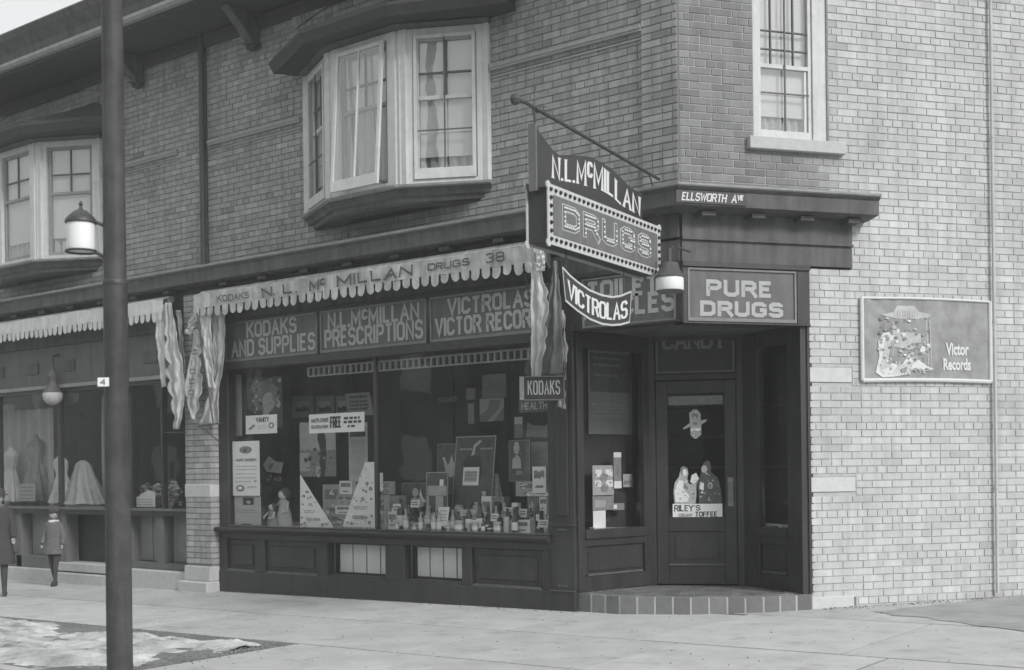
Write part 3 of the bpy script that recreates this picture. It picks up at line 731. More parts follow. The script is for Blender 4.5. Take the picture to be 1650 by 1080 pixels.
# ------------------------------------------------------------------ bay windows
def facet(u0, o0, u1, o1):
    f = Fr((-u0, -o0), (-u1, -o1))
    if f.n.dot(CAM - f.p) < 0 and abs(f.n.y) > .1 and f.n.y > 0: f.n = -f.n
    if f.n.y > 0: f.n = -f.n
    return f
def bay(par, uR, uL, inner_dark, open_sash):
    ZT = 6.46; ZS = 6.38
    w = uL - uR; d = .50; a = w * .32
    path = [(-uR, 0), (-(uR + a), -d), (-(uL - a), -d), (-uL, 0)]
    facets = [facet(uR, 0, uR + a, d), facet(uR + a, d, uL - a, d), facet(uL - a, d, uL, 0)]
    z0, z1 = 4.66, 6.36
    b = MB(); out_sweep(b, path, [(-.25, 4.655), (.06, 4.655), (.085, 4.665), (.09, 4.69), (.03, 4.70), (-.2, 4.70)])
    bo = b.build('bay_sill', M['cornice_top'], par)
    b = MB(); out_sweep(b, path, [(-.30, 4.50), (-.10, 4.50), (-.055, 4.52), (-.05, 4.56), (-.01, 4.58), (.0, 4.62), (.03, 4.64), (.03, 4.653), (-.3, 4.653)]); b.build('bay_base', M['cornice'], par)
    # closing soffit under the bay
    b = MB(); b.add([(-(uR + .14), -.0, 4.502), (-(uR + a + .02), -d * .80, 4.502), (-(uL - a - .02), -d * .80, 4.502), (-(uL - .14), -.0, 4.502)], [(0, 1, 2, 3)]); b.build('bay_soffit', M['hood'], par, recalc=False)
    # head and hood
    b = MB(); out_sweep(b, path, [(-.15, 6.463), (.03, 6.463), (.05, 6.48), (.09, 6.50), (-.15, 6.51)]); b.build('bay_head', M['cornice'], par)
    hp = [(-(uR - .36), 0), (-(uR + a - .12), -d), (-(uL - a + .04), -d), (-(uL + .16), 0)]
    b = MB(); out_sweep(b, hp, [(-.25, 6.513), (.18, 6.513), (.30, 6.50), (.31, 6.52), (.36, 6.60), (.36, 6.64), (.30, 6.655), (-.3, 6.66)]); b.build('hood', M['hood'], par)
    # hood roof
    b = MB(); eave = [(-(uR - .52), -.02), (-(uR + a - .24), -d - .34), (-(uL - a + .16), -d - .34), (-(uL + .34), -.02)]
    ridge = [(-(uR + .1), -.02), (-(uR + a + .05), -.03), (-(uL - a - .05), -.03), (-(uL - .1), -.02)]
    for i in range(3):
        nb = 5
        for k in range(nb):
            t0, t1 = k / nb, (k + 1) / nb
            lerp = lambda p, q, t, zz: (p[0] + (q[0] - p[0]) * t, p[1] + (q[1] - p[1]) * t, zz)
            zf = lambda t: 6.655 + .36 * t
            b.quad(lerp(eave[i], ridge[i], t0, zf(t0) + .012), lerp(eave[i + 1], ridge[i + 1], t0, zf(t0) + .012), lerp(eave[i + 1], ridge[i + 1], t1, zf(t1)), lerp(eave[i], ridge[i], t1, zf(t1)))
            b.quad(lerp(eave[i], ridge[i], t0, zf(t0) - .004), lerp(eave[i + 1], ridge[i + 1], t0, zf(t0) - .004), lerp(eave[i + 1], ridge[i + 1], t0, zf(t0) + .012), lerp(eave[i], ridge[i], t0, zf(t0) + .012))
    b.build('hood_roof', M['hood'], par, recalc=False)
    # corner posts and windows
    for k, (x, y) in enumerate(path):
        p = MB(); r = .075
        if k in (0, 3):
            sg = -1 if k == 0 else 1
            p.box(F, -x - .0 - (0 if k == 0 else .16), -x + (.16 if k == 0 else 0), 4.70, ZT, -.05, .055)
        else:
            p.box(F, -x - .12, -x + .12, 4.70, ZT, -y - .16, -y - .012)
        p.build('bay_post', M['frame'], par, bevel=.006)
    for k, f in enumerate(facets):
        m0, m1 = (.16, .19) if k == 0 else ((.15, .15) if k == 1 else (.19, .16))
        wn = MB(); L_ = f.len
        wn.box(f, 0.02, m0, 4.70, ZT, -.08, .01); wn.box(f, L_ - m1, L_ - .02, 4.70, ZT, -.08, .01)
        wn.box(f, m0, L_ - m1, 4.70, 4.75, -.08, .012); wn.box(f, m0, L_ - m1, ZS, ZT, -.08, .01)
        fo = wn.build('window', M['frame'], par, bevel=.004)
        a_, b_ = m0 + .01, L_ - m1 - .01
        # sashes
        s = MB(); ua, ub = a_, b_; zb, zm, zt = 4.75, 5.36, ZS; e_ = .045
        dark = M['wood'] if (k == 1 and open_sash) else M['frame']
        s.box(f, ua, ua + e_, zb, zt, -.07, -.035); s.box(f, ub - e_, ub, zb, zt, -.07, -.035)
        s.box(f, ua + e_, ub - e_, zb, zb + .06, -.07, -.035); s.box(f, ua + e_, ub - e_, zt - .05, zt, -.07, -.035)
        s.box(f, ua + e_, ub - e_, 5.66, 5.70, -.072, -.028)
        s.build('sash', M['frame'] if (open_sash and k != 1) else M['box_m'], fo)
        s = MB(); W_ = ub - ua
        s.box(f, ua + W_ * .5 - .011, ua + W_ * .5 + .011, 5.70, zt - .05, -.068, -.04)
        s.box(f, ua + e_, ua + W_ * .5 - .011, 5.95, 5.972, -.068, -.04); s.box(f, ua + W_ * .5 + .011, ub - e_, 5.95, 5.972, -.068, -.04)
        s.build('muntin', M['wood2'], fo)
        glass(f, ua + e_, ub - e_, zb + .06, zt - .05, -.052, fo, 'glass_up')
        # storm sash
        if k == 1 and open_sash:
            hinge = ZS; dep = .12
            def T(z): 
                t = (hinge - z) / (hinge - 4.72); return .025 + dep * t
            st = MB()
            def bar(u0, u1, za, zb_):
                st.hexa([f.pt(u0, za, T(za)), f.pt(u1, za, T(za)), f.pt(u1, za, T(za) + .035), f.pt(u0, za, T(za) + .035),
                         f.pt(u0, zb_, T(zb_)), f.pt(u1, zb_, T(zb_)), f.pt(u1, zb_, T(zb_) + .035), f.pt(u0, zb_, T(zb_) + .035)])
            bar(ua, ua + .045, 4.72, hinge); bar(ub - .045, ub, 4.72, hinge); bar(ua + .045, ub - .045, 4.72, 4.85); bar(ua + .045, ub - .045, hinge - .05, hinge)
            bar(ua + W_ * .5 - .01, ua + W_ * .5 + .01, 4.85, hinge - .05)
            so_ = st.build('storm_sash', M['frame'], fo, bevel=.003)
            g = MB(); g.quad(f.pt(ua + .045, 4.85, T(4.85) + .02), f.pt(ub - .045, 4.85, T(4.85) + .02), f.pt(ub - .045, hinge - .05, T(hinge - .05) + .02), f.pt(ua + .045, hinge - .05, T(hinge - .05) + .02))
            g.build('storm_glass', M['glass_up'], fo, recalc=False)
            sy = MB(); sy.tube([f.pt(ua + .02, 4.76, .0), f.pt(ua + .02, 4.76, T(4.76))], .008, 6); sy.build('stay', M['metal'], fo)
        elif open_sash:
            st = MB(); st.box(f, ua, ua + .04, zb, zt, .012, .035); st.box(f, ub - .04, ub, zb, zt, .012, .035); st.box(f, ua + .04, ub - .04, zb, zb + .12, .012, .035); st.box(f, ua + .04, ub - .04, zt - .04, zt, .012, .035)
            st.build('storm_sash', M['frame'], fo, bevel=.003)
            s2 = MB(); s2.box(f, ua + W_ * .5 - .008, ua + W_ * .5 + .008, zb + .12, zt - .04, .016, .03); s2.box(f, ua + .04, ub - .04, 5.29, 5.305, .018, .028); s2.build('glazing_bar', M['wood2'], fo)
        # blind and curtains
        bl_ = MB(); lowz = 5.55 if (k == 1 and open_sash) else 5.02
        if k == 1 and open_sash:
            bl_.box(f, ua + .03, ub - .03, 5.72, 6.36, -.10, -.095)
        else: bl_.box(f, ua + .03, ub - .03, lowz, 6.36, -.10, -.095)
        bl_.build('blind', M['blind'], fo)
        cu = MB()
        def cf(i, j, side=0):
            wv = .028 * math.sin(i * 34 + j * 2) + .012 * math.sin(i * 71)
            return f.pt(ua + .03 + (ub - ua - .06) * i, 4.78 + 1.4 * j, -.15 + wv)
        cu.grid(cf, 60, 6); cu.build('curtain', M['lace'], fo, smooth=True, recalc=False)
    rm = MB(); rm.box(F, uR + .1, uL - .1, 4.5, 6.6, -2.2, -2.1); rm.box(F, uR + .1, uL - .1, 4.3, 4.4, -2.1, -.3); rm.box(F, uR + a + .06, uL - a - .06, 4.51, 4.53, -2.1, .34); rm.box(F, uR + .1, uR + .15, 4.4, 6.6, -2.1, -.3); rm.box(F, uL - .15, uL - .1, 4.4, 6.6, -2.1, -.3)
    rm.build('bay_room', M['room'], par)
    # relieving arch of soldier bricks
    c_ = (uR + uL) / 2; half = w / 2 + .16; rise = .26; rad = (half ** 2 + rise ** 2) / (2 * rise); zc = 7.10 + rise - rad; th0 = math.asin(half / rad); n_ = int(2 * th0 * rad / CO)
    ar = MB(); ar.grid(lambda i, j: F.pt(c_ + (rad + .31 * j) * math.sin(-th0 + 2 * th0 * i), zc + (rad + .31 * j) * math.cos(-th0 + 2 * th0 * i), .018), 40, 1)
    ar.grid(lambda i, j: F.pt(c_ + rad * math.sin(-th0 + 2 * th0 * i), zc + rad * math.cos(-th0 + 2 * th0 * i), -.02 + .038 * j), 40, 1)
    ao = ar.build('arch', M['mortar'], par, recalc=False)
    for k in range(n_):
        t0 = -th0 + 2 * th0 * (k + .06) / n_; t1 = -th0 + 2 * th0 * (k + .94) / n_
        P = []
        for o_ in (.012, .030):
            for r_, t_ in ((rad + .005, t0), (rad + .005, t1), (rad + .300, t1), (rad + .300, t0)): P.append(F.pt(c_ + r_ * math.sin(t_), zc + r_ * math.cos(t_), o_))
        mb = MB(); mb.add(P, [(4, 5, 6, 7), (0, 1, 5, 4), (1, 2, 6, 5), (2, 3, 7, 6), (3, 0, 4, 7)], random.gauss(.45, .2)); mb.build('brick', M['brick'], ao, recalc=False)
bay(shop, 2.41, 5.42, True, True)

# ---- side street window
uw = MB(); uw.box(S, .83, .90, 4.82, 8, -.13, -.01); uw.box(S, 1.53, 1.69, 4.82, 8, -.13, -.03); uw.box(S, .90, 1.53, 4.82, 4.84, -.13, -.02); uwo = uw.build('side_window', M['frame'], shop, bevel=.005)
q = MB(); q.box(S, .75, 1.86, 4.69, 4.815, -.12, .07); q.build('window_sill', M['stone'], shop, bevel=.006)
q = MB(); q.box(S, .905, .94, 4.84, 8, -.09, -.05); q.box(S, 1.49, 1.525, 4.84, 8, -.09, -.05); q.box(S, .94, 1.49, 4.84, 4.92, -.09, -.05); q.box(S, .94, 1.49, 5.56, 5.60, -.095, -.05); q.build('sash', M['frame'], uwo)
q = MB()
q.box(S, 1.205, 1.222, 4.92, 8, -.048, -.035); q.box(S, .94, 1.49, 5.292, 5.306, -.048, -.036)
q.build('glazing_bar', M['wood2'], uwo)
q = MB()
for u_ in (1.06, 1.32): q.box(S, u_, u_ + .014, 5.60, 8, -.089, -.06)
for z_ in (5.75, 5.94): q.box(S, .94, 1.49, z_, z_ + .013, -.087, -.062)
q.build('muntin', M['wood2'], uwo)
glass(S, .94, 1.49, 4.92, 8, -.075, uwo, 'glass_up')
q = MB(); q.box(S, .94, 1.49, 5.08, 8, -.14, -.13); q.build('blind', M['blind'], uwo)
q = MB(); q.grid(lambda i, j: S.pt(.93 + .57 * i, 4.84 + .5 * j, -.17 + .02 * math.sin(i * 40)), 40, 2); q.build('curtain', M['lace'], uwo, smooth=True, recalc=False)
q = MB(); q.box(S, .7, 1.8, 4.6, 8, -1.2, -1.1); q.build('bay_room', M['room'], shop)

# ---- roof eaves
def eaves(par, path):
    e = MB(); out_sweep(e, path, [(-.1, 7.44), (.80, 7.44), (.83, 7.46), (.84, 7.56), (-.1, 7.60)]); e.build('eave_soffit', M['hood'], par)
    e = MB(); out_sweep(e, path, [(.84, 7.475), (.90, 7.48), (.925, 7.52), (.92, 7.565), (.84, 7.57)]); e.build('gutter', M['cornice_top'], par)
    e = MB(); out_sweep(e, path, [(-.1, 7.602), (.86, 7.575), (.88, 7.70), (.96, 7.80), (1.0, 7.84), (1.04, 7.92), (1.02, 7.95), (-.1, 8.05)]); e.build('roof_cornice', M['cornice'], par)
    e = MB(); out_sweep(e, path, [(-.02, 7.26), (.03, 7.26), (.06, 7.30), (.08, 7.42), (-.02, 7.438)]); e.build('eave_frieze', M['hood'], par)
def eave_bracket(par, u):
    b = MB(); b.prism(F, [(u, 7.08), (u + .14, 7.08), (u + .14, 7.438), (u, 7.438)], .03, .14)
    b.add([F.pt(u, 7.08, .14), F.pt(u + .14, 7.08, .14), F.pt(u + .14, 7.438, .55), F.pt(u, 7.438, .55), F.pt(u, 7.438, .14), F.pt(u + .14, 7.438, .14)], [(0, 1, 2, 3), (0, 3, 4), (1, 5, 2)])
    b.box(F, u - .02, u + .16, 7.05, 7.078, .03, .18); b.build('eave_bracket', M['cornice'], par)
    b = MB(); b.box(F, u - .01, u + .15, 7.0, 7.048, .03, .12); b.build('bracket_cap', M['hood'], par)
eaves(shop, [(sd[0] * 9, sd[1] * 9), (0, 0), (-7.36, 0)])
for u_ in (6.25, .7): eave_bracket(shop, u_)
rf = MB(); rf.add([(sd[0] * 9, sd[1] * 9, 8.03), (0, 0, 8.03), (-7.37, 0, 8.03), (-7.37, 9, 8.03)], [(0, 1, 2, 3)]); rf.build('roof', M['hood'], shop, recalc=False)

# ================================================================== NEIGHBOUR SHOP
nb = thing('dress_shop_building', (-10, 0, 0), 'adjoining brick shop with its own bay window and pale display windows at left', 'building')
brickwork(F, 7.42, 15.5, 4.24, TOPZ, 0, [(9.97, 12.71, 4.72, 6.48)], nb, 'front_wall', M['brick'], M['mortar'], tone_f, phase=.05)
bay(nb, 9.83, 12.85, True, False)
for a, b in ((8.0, 9.78), (12.9, 15.5)): belt(nb, a, b)
eaves(nb, [(-7.365, 0), (-15.5, 0)])
for u_ in (8.75, 14.2): eave_bracket(nb, u_)
CN = [(-7.365, 0), (-15.5, 0)]
c = MB(); out_sweep(c, CN, [(0, 4.0), (.06, 4.0), (.20, 4.015), (.275, 4.03), (.28, 4.17), (.30, 4.185), (.315, 4.20), (0, 4.20)]); c.build('cornice', M['cornice'], nb)
c = MB(); out_sweep(c, CN, [(0, 4.203), (.318, 4.203), (.33, 4.215), (.33, 4.235), (.05, 4.275), (0, 4.275)]); c.build('flashing', M['cornice_top'], nb)
c = MB(); c.box(F, 7.74, 15.5, 3.46, 3.998, -.2, .03); c.build('frieze', M['cornice'], nb)
for k in range(9):
    b = MB(); u_ = 8.0 + .78 * k; b.box(F, u_, u_ + .15, 3.955, 3.998, .046, .19); b.build('bracket', M['cornice'], nb)
M['board'] = mat('grey_board', .14, .7, .12, 4, streak=.15)
c = MB(); c.box(F, 7.73, 15.5, 2.86, 3.455, -.2, -.01); c.build('fascia_board', M['board'], nb)
for a in (7.95, 8.55, 9.5, 10.6, 11.6, 12.6):
    p = MB(); p.box(F, a, a + .32, 3.05, 3.22, -.0098, .008); p.build('panel', M['cornice'], nb)
c = MB(); c.box(F, 7.73, 15.5, 2.80, 2.855, -.2, .05); c.build('transom_bar', M['cornice_top'], nb)
c = MB(); c.box(F, 7.73, 15.5, 2.74, 2.795, -.2, .02); c.box(F, 7.73, 15.5, .86, .93, -.2, .06)
for a in (8.42, 9.3, 11.0, 12.75): c.box(F, a, a + .05, .93, 2.74, -.06, .02)
c.build('window_frame', M['wood'], nb)
c = MB(); c.box(F, 7.73, 15.5, .932, .965, -.1, .09); c.build('sill', M['board'], nb)
for a, b in ((7.73, 8.42), (8.47, 9.3), (9.35, 11.0), (11.05, 12.75), (12.8, 15.4)): glass(F, a, b, .965, 2.74, -.02, nb)
# bulkhead
c = MB(); c.box(F, 7.73, 9.30, .10, .19, -.2, .03); c.box(F, 8.42, 8.58, .19, .86, -.2, .03); c.box(F, 9.2, 9.36, .19, .86, -.2, .03); c.box(F, 10.85, 10.99, .0, .86, -.2, .03)
c.box(F, 12.1, 12.25, 0, .86, -.2, .03); c.box(F, 10.99, 15.4, 0, .19, -.2, .03); c.box(F, 7.73, 15.4, .86, .859 + .001, -.2, .0)
c.build('bulkhead', M['board'], nb, bevel=.005)
for a, b in ((7.74, 8.06), (8.08, 8.41), (8.62, 8.88), (8.90, 9.19), (11.05, 11.5), (11.55, 12.05), (12.3, 12.9)):
    p = MB(); p.box(F, a, b, .20, .855, -.24, -.14); p.build('panel', M['sign_edge'], nb)
c = MB(); c.box(F, 7.73, 15.4, .1, .85, -.34, -.25); c.box(F, 9.36, 10.85, .0, .86, -1.2, -1.1); c.build('bulkhead_back', M['shop_dark'], nb)
c = MB(); c.box(F, 7.73, 9.4, -.30, .095, -.2, .16); c.box(F, 9.4, 11.0, -.30, -.03, -.9, .18); c.box(F, 9.4, 11.0, -.01, .12, -.9, .10); c.box(F, 11.0, 15.4, -.3, .0, -.2, .12); c.build('plinth', M['stone'], nb, bevel=.01)
# display inside
c = MB(); c.box(F, 7.73, 15.4, .87, .93, -1.2, -.2); c.build('display_floor', M['board'], nb)
c = MB(); c.box(F, 7.73, 15.4, .93, 3.4, -1.4, -1.3); c.box(F, 9.28, 9.34, .93, 2.8, -1.2, -.1); c.build('display_back', M['sign_dark'], nb)
c = MB(); c.grid(lambda i, j: F.pt(9.42 + 1.25 * i, .95 + 1.75 * j, -.55 + .05 * math.sin(i * 38 + .5 * math.sin(j * 3)) + .02 * math.sin(i * 90)), 90, 6); c.build('display_curtain', M['lace'], nb, smooth=True, recalc=False)
c = MB(); c.grid(lambda i, j: F.pt(12.0 + 1.8 * i, .95 + 1.6 * j, -.5 + .05 * math.sin(i * 38)), 60, 6); c.build('display_curtain', M['lace'], nb, smooth=True, recalc=False)
# brick pier between the shops
pier = thing('brick_pier', (-7.45, -.1, 0), 'brick pier with pale stone bands between the two shopfronts', 'pier')
pw = MB(); pw.box(F, 7.19, 7.72, .18, 3.9, -.2, .162); pwo = pw.build('pier_core', M['mortar'], pier)
PS = Fr((-7.185, 0), (-7.185, -1)); PS.n = Vector((1, 0, 0))
for r_ in range(3, 52):
    zc = (r_ + .5) * CO
    if 1.12 < zc < 1.32 or zc > 3.9 or zc < .2: continue
    segs = [(7.19, 7.43), (7.43, 7.72)] if r_ % 2 else [(7.19, 7.31), (7.31, 7.55), (7.55, 7.72)]
    for a, b in segs:
        mb = MB(); brick_geo(mb, F, a + .004, b - .004, zc, .17, random.gauss(.62, .17)); mb.build('brick', M['brick'], pwo, recalc=False)
    mb = MB(); brick_geo(mb, PS, .0, .17, zc, .004, random.gauss(.5, .15)); mb.build('brick', M['brick'], pwo, recalc=False)
for z0_, z1_ in ((1.135, 1.31), (.0, .20)):
    mb = MB(); mb.box(F, 7.18, 7.73, z0_, z1_, -.2, .178 if z0_ > .5 else .20); mb.build('stone', M['stone'], pier, bevel=.008)
mb = MB(); mb.box(F, 7.17, 7.80, -.35, -.002, -.2, .26); mb.build('plinth', M['stone'], pier, bevel=.02)

# downpipes
def downpipe(pts, r, label, m, straps):
    t = thing('downpipe', pts[-1], label, 'downpipe')
    a = MB(); a.tube(pts, r, 10); a.build('pipe', m, t, smooth=True)
    for p in straps: b = MB(); b.lathe((p[0], p[1], p[2]), [(r + .006, -.015), (r + .006, .015)], 10); b.build('pipe_strap', m, t)
dp_ = [F.pt(7.40, z, .07) for z in (7.44, 6.2, 5.0, 4.29)]
downpipe(dp_, .042, 'thin dark drainpipe running down the upper brick front between the two bays', M['metal'], [dp_[1], dp_[2]])
dp_ = [S.pt(3.67, z, .045) for z in (7.6, 5, 3, 1.2, .06)]
downpipe(dp_, .017, 'pale drainpipe running down the side street brick wall right of the poster', M['brick_side'], [dp_[1], dp_[2], dp_[3]])

# ================================================================== AWNINGS
def interp(P, t):
    """P: list of (x,y) pixels; t 0..1 down the list by length"""
    L_ = [math.dist(P[i], P[i + 1]) for i in range(len(P) - 1)]; T = sum(L_) * t
    for i, l in enumerate(L_):
        if T <= l or i == len(L_) - 1:
            k = min(1, T / l); return (P[i][0] + (P[i + 1][0] - P[i][0]) * k, P[i][1] + (P[i + 1][1] - P[i][1]) * k)
        T -= l
def drape(par, fr, Lp, Rp, o0, o1, pleats=3, amp=.02, m='canvas', scal=0, name='side_flap', label=None, sag=0):
    def fn(i, j):
        a, b = interp(Lp, j), interp(Rp, j); x = a[0] + (b[0] - a[0]) * i; y = a[1] + (b[1] - a[1]) * i
        if scal: x += scal * (1 + 1.4 * noise.noise(Vector((j * 5, x * .05, 3)))) * (abs(math.sin(j * math.pi * 6.5 + 1.5 * noise.noise(Vector((j * 4, o0 * 20, 1))))) - .6) * (1 if scal < 0 else 1) * (i if scal > 0 else (1 - i))
        o = o0 + (o1 - o0) * j + amp * math.sin(i * pleats * 2 * math.pi + 1.3 * math.sin(j * 3)) * (.4 + .6 * j) + .03 * noise.noise(Vector((i * 3 + x * .1, j * 7, o0 * 9))) + .012 * noise.noise(Vector((i * 9, j * 18, o0 * 9)))
        
        u, z = fr.px(x, y, (o0 + o1) / 2); return fr.pt(u, z, o)
    mb = MB(); mb.grid(fn, 28, 44); b_ = mb.build(name, M[m], par, smooth=True, recalc=False, label=label)
    so_ = b_.modifiers.new('thickness', 'SOLIDIFY'); so_.thickness = .004
    return b_
def valance(par, uL, uR, ztop, zbot, o, text=None, n=40, m='canvas'):
    def fn(i, j):
        u = uL + (uR - uL) * i; z = ztop - (ztop - zbot) * j
        k = .018 * noise.noise(Vector((u * 1.7, z * 4, 1))) + .008 * math.sin(u * 9 + z * 9) * j + .010 * noise.noise(Vector((u * 9, z * 7 + u * 5, 2)))
        return F.pt(u, z + .012 * math.sin(u * 2.3) * 0 + .01 * noise.noise(Vector((u * 2, 0, 5))), o + k + .05 * (1 - j) * 0)
    mb = MB(); mb.grid(fn, 120, 4)
    # top roll back to the wall
    mb.grid(lambda i, j: F.pt(uL + (uR - uL) * i, ztop + .05 * math.sin(j * math.pi / 2) + .01 * noise.noise(Vector(((uL + (uR - uL) * i) * 2, 0, 5))), o - .22 * j + .018 * noise.noise(Vector(((uL + (uR - uL) * i) * 1.7, ztop * 4, 1)))), 120, 4)
    v = mb.build('valance', M[m], par, smooth=True, recalc=False)
    for k in range(n):
        a = uL + (uR - uL) * (k + .10) / n; b = uL + (uR - uL) * (k + .90) / n; c_ = (a + b) / 2; r_ = abs(b - a) / 2; sw = random.uniform(-.012, .012); ln = .125 + random.uniform(-.015, .015)
        P = [(a, zbot + .012), (a + (b - a) * .02, zbot - ln * .35)] + [(c_ + sw - r_ * math.cos(t) * (1 if uR > uL else -1) * (1 if uR > uL else 1), zbot - ln * .45 - ln * .5 * math.sin(t)) for t in [math.pi * q / 8 for q in range(1, 8)]] + [(a + (b - a) * .98, zbot - ln * .35), (b, zbot + .012)]
        if uR < uL: P = [P[0], P[1]] + [(c_ + sw + r_ * math.cos(t), zbot - ln * .45 - ln * .5 * math.sin(t)) for t in [math.pi * q / 8 for q in range(1, 8)]] + [P[-2], P[-1]]
        kk = .018 * noise.noise(Vector((c_ * 1.7, zbot * 4, 1)))
        s_ = MB(); s_.prism(F, P, o + kk - .003 + random.uniform(0, .012), o + kk + .003); s_.build('scallop', M[m], v)
    return v, (lambda u, z: .018 * noise.noise(Vector((u * 1.7, z * 4, 1))) + .008 * math.sin(u * 9 + z * 9) + .010 * noise.noise(Vector((u * 9, z * 7 + u * 5, 2))) + .004)
aw = thing('awning', (-4.4, -.3, 3.8), 'rolled-up canvas shop awning lettered with the druggist name above the transom signs', 'awning', 'shop awnings')
aw['label'] = 'rolled-up pale canvas awning lettered N. L. McMILLAN DRUGS 38 above the long display window'
uL, uR = F.px(311, 490, .32)[0], F.px(861, 410, .32)[0]
v_, disp = valance(aw, uL, uR, 3.845, 3.66, .32, n=39)
def aw_text(x0, x1, txt, H, zb, sw, serif):
    uA, uB = F.px(x0, 470, .335)[0], F.px(x1, 470, .335)[0]
    t = MB(); lettering(t, lambda x, y, dd: F.pt(uA - x, zb + y + .01 * noise.noise(Vector(((uA - x) * 2, 0, 5))), .337 + disp(uA - x, zb + y) + dd), txt, uA - uB, H, sw, serif=serif); t.build('lettering', M['letter_d'], v_, recalc=False)
# columns of the words, converted at their own height
aw_text(350, 402, 'KODAKS', .085, 3.70, .014, .01)
aw_text(421, 478, 'N. L.', .12, 3.685, .024, .02)
aw_text(498, 525, 'Mc', .13, 3.68, .026, .02)
aw_text(543, 666, 'MILLAN', .13, 3.685, .026, .02)
aw_text(689, 757, 'DRUGS', .085, 3.715, .018, .012)
aw_text(783, 815, '38', .11, 3.70, .018, 0)
b = MB(); b.tube([F.pt(uL, 3.86, .16), F.pt(uR, 3.86, .16)], .06, 12); b.build('awning_roller', M['canvas'], aw, smooth=True)
rl = Fr((-uR - .0, -.34), (-uR - .0, 0))
e_ = MB(); e_.grid(lambda i, j: F.pt(uR - .02 * math.sin(i * 3), 3.86 - (.2 + .05 * math.sin(i * 9)) * j, .33 - .30 * i), 10, 4); e_.build('valance_return', M['canvas'], aw, smooth=True, recalc=False)
# left flaps of the drugstore awning
drape(aw, F, [(311, 500), (300, 537)], [(321, 500), (309, 541)], .31, .34, 1, .01)
drape(aw, F, [(312, 535), (303, 600), (299, 627), (303, 648), (312, 675)], [(319, 530), (324, 590), (329, 619), (322, 650), (314, 677)], .30, .33, 2, .015, 'canvas', scal=4)
t = MB()
for k, (ch, x_, y_) in enumerate((('C', 309, 569), ('I', 308, 585), ('D', 306, 600), ('D', 305, 616), ('O', 303, 634))):
    px_text(t, F, x_, x_ + 10, y_ - 5, y_ + 3, .375, ch, .012)
t.build('lettering', M['letter_d'], aw, recalc=False)
drape(aw, F, [(322, 498), (327, 560), (336, 624)], [(340, 494), (343, 590), (346, 628)], .28, .26, 1, .015, 'canvas2')
drape(aw, F, [(341, 494), (343, 600), (338, 640), (323, 684)], [(364, 500), (361, 590), (354, 630), (354, 684)], .20, .22, 2, .03, 'canvas')
b = MB(); b.tube([F.pt(*F.px(317, 505, .36), .36), F.pt(*F.px(344, 684, .30), .30)], .011, 8)
b.tube([F.pt(*F.px(322, 686, .30), .30), F.pt(*F.px(356, 714, .18), .18)], .008, 6); b.tube([F.pt(*F.px(320, 687, .30), .30), F.pt(*F.px(356, 682, .18), .18)], .010, 6)
b.build('awning_arm', M['metal'], aw)
# right flaps
drape(aw, F, [(855, 425), (857, 500), (858, 575), (860, 630)], [(866, 420), (884, 480), (881, 560), (864, 634)], .31, .33, 2, .03, 'canvas2', scal=5)
drape(aw, F, [(868, 398), (866, 420), (866, 437)], [(873, 396), (879, 420), (878, 437)], .33, .34, 1, .005, 'canvas2')
drape(aw, F, [(891, 420), (882, 500), (879, 560), (870, 605)], [(893, 420), (904, 480), (911, 560), (910, 604)], .22, .30, 2, .03, 'sidegrey')if False else None
M['canvas_g'] = mat('awning_canvas_soiled', .24, .95, .2, 7, .2, 90, streak=.25)
drape(aw, F, [(891, 420), (882, 500), (879, 560), (870, 605)], [(893, 420), (904, 480), (911, 560), (910, 604)], .20, .27, 2, .03, 'canvas_g')
drape(aw, F, [(903, 500), (903, 560), (898, 605), (899, 655)], [(908, 500), (913, 560), (912, 610), (911, 660)], .16, .16, 1, .008, 'canvas', scal=3)
b = MB(); b.tube([F.pt(*F.px(846, 440, .28), .28), F.pt(*F.px(866, 560, .26), .26)], .008, 6); b.build('awning_arm', M['metal'], aw)

an = thing('awning', (-10.5, -.3, 3.75), 'plain pale scalloped awning rolled up over the dress shop at the left', 'awning', 'shop awnings')
v2, _ = valance(an, 13.6, F.px(262, 500, .32)[0], 3.86, 3.68, .32, n=44, m='canvas2')
b = MB(); b.tube([F.pt(13.6, 3.87, .16), F.pt(8.0, 3.87, .16)], .055, 12); b.build('awning_roller', M['canvas'], an, smooth=True)
drape(an, F, [(253, 500), (254, 560), (259, 625)], [(267, 492), (267, 560), (266, 622)], .30, .26, 1, .01, 'canvas2')
drape(an, F, [(267, 488), (266, 542), (271, 605), (276, 639), (281, 670), (282, 692)], [(276, 488), (285, 542), (297, 595), (299, 629), (294, 675), (289, 692)], .32, .33, 2, .018, 'canvas', scal=-5)
drape(an, F, [(282, 500), (291, 560), (297, 600)], [(289, 500), (297, 560), (301, 605)], .24, .28, 1, .008, 'canvas_g')
b = MB(); b.tube([F.pt(*F.px(266, 697, .3), .3), F.pt(*F.px(300, 697, .2), .2)], .009, 6); b.build('awning_arm', M['metal'], an)

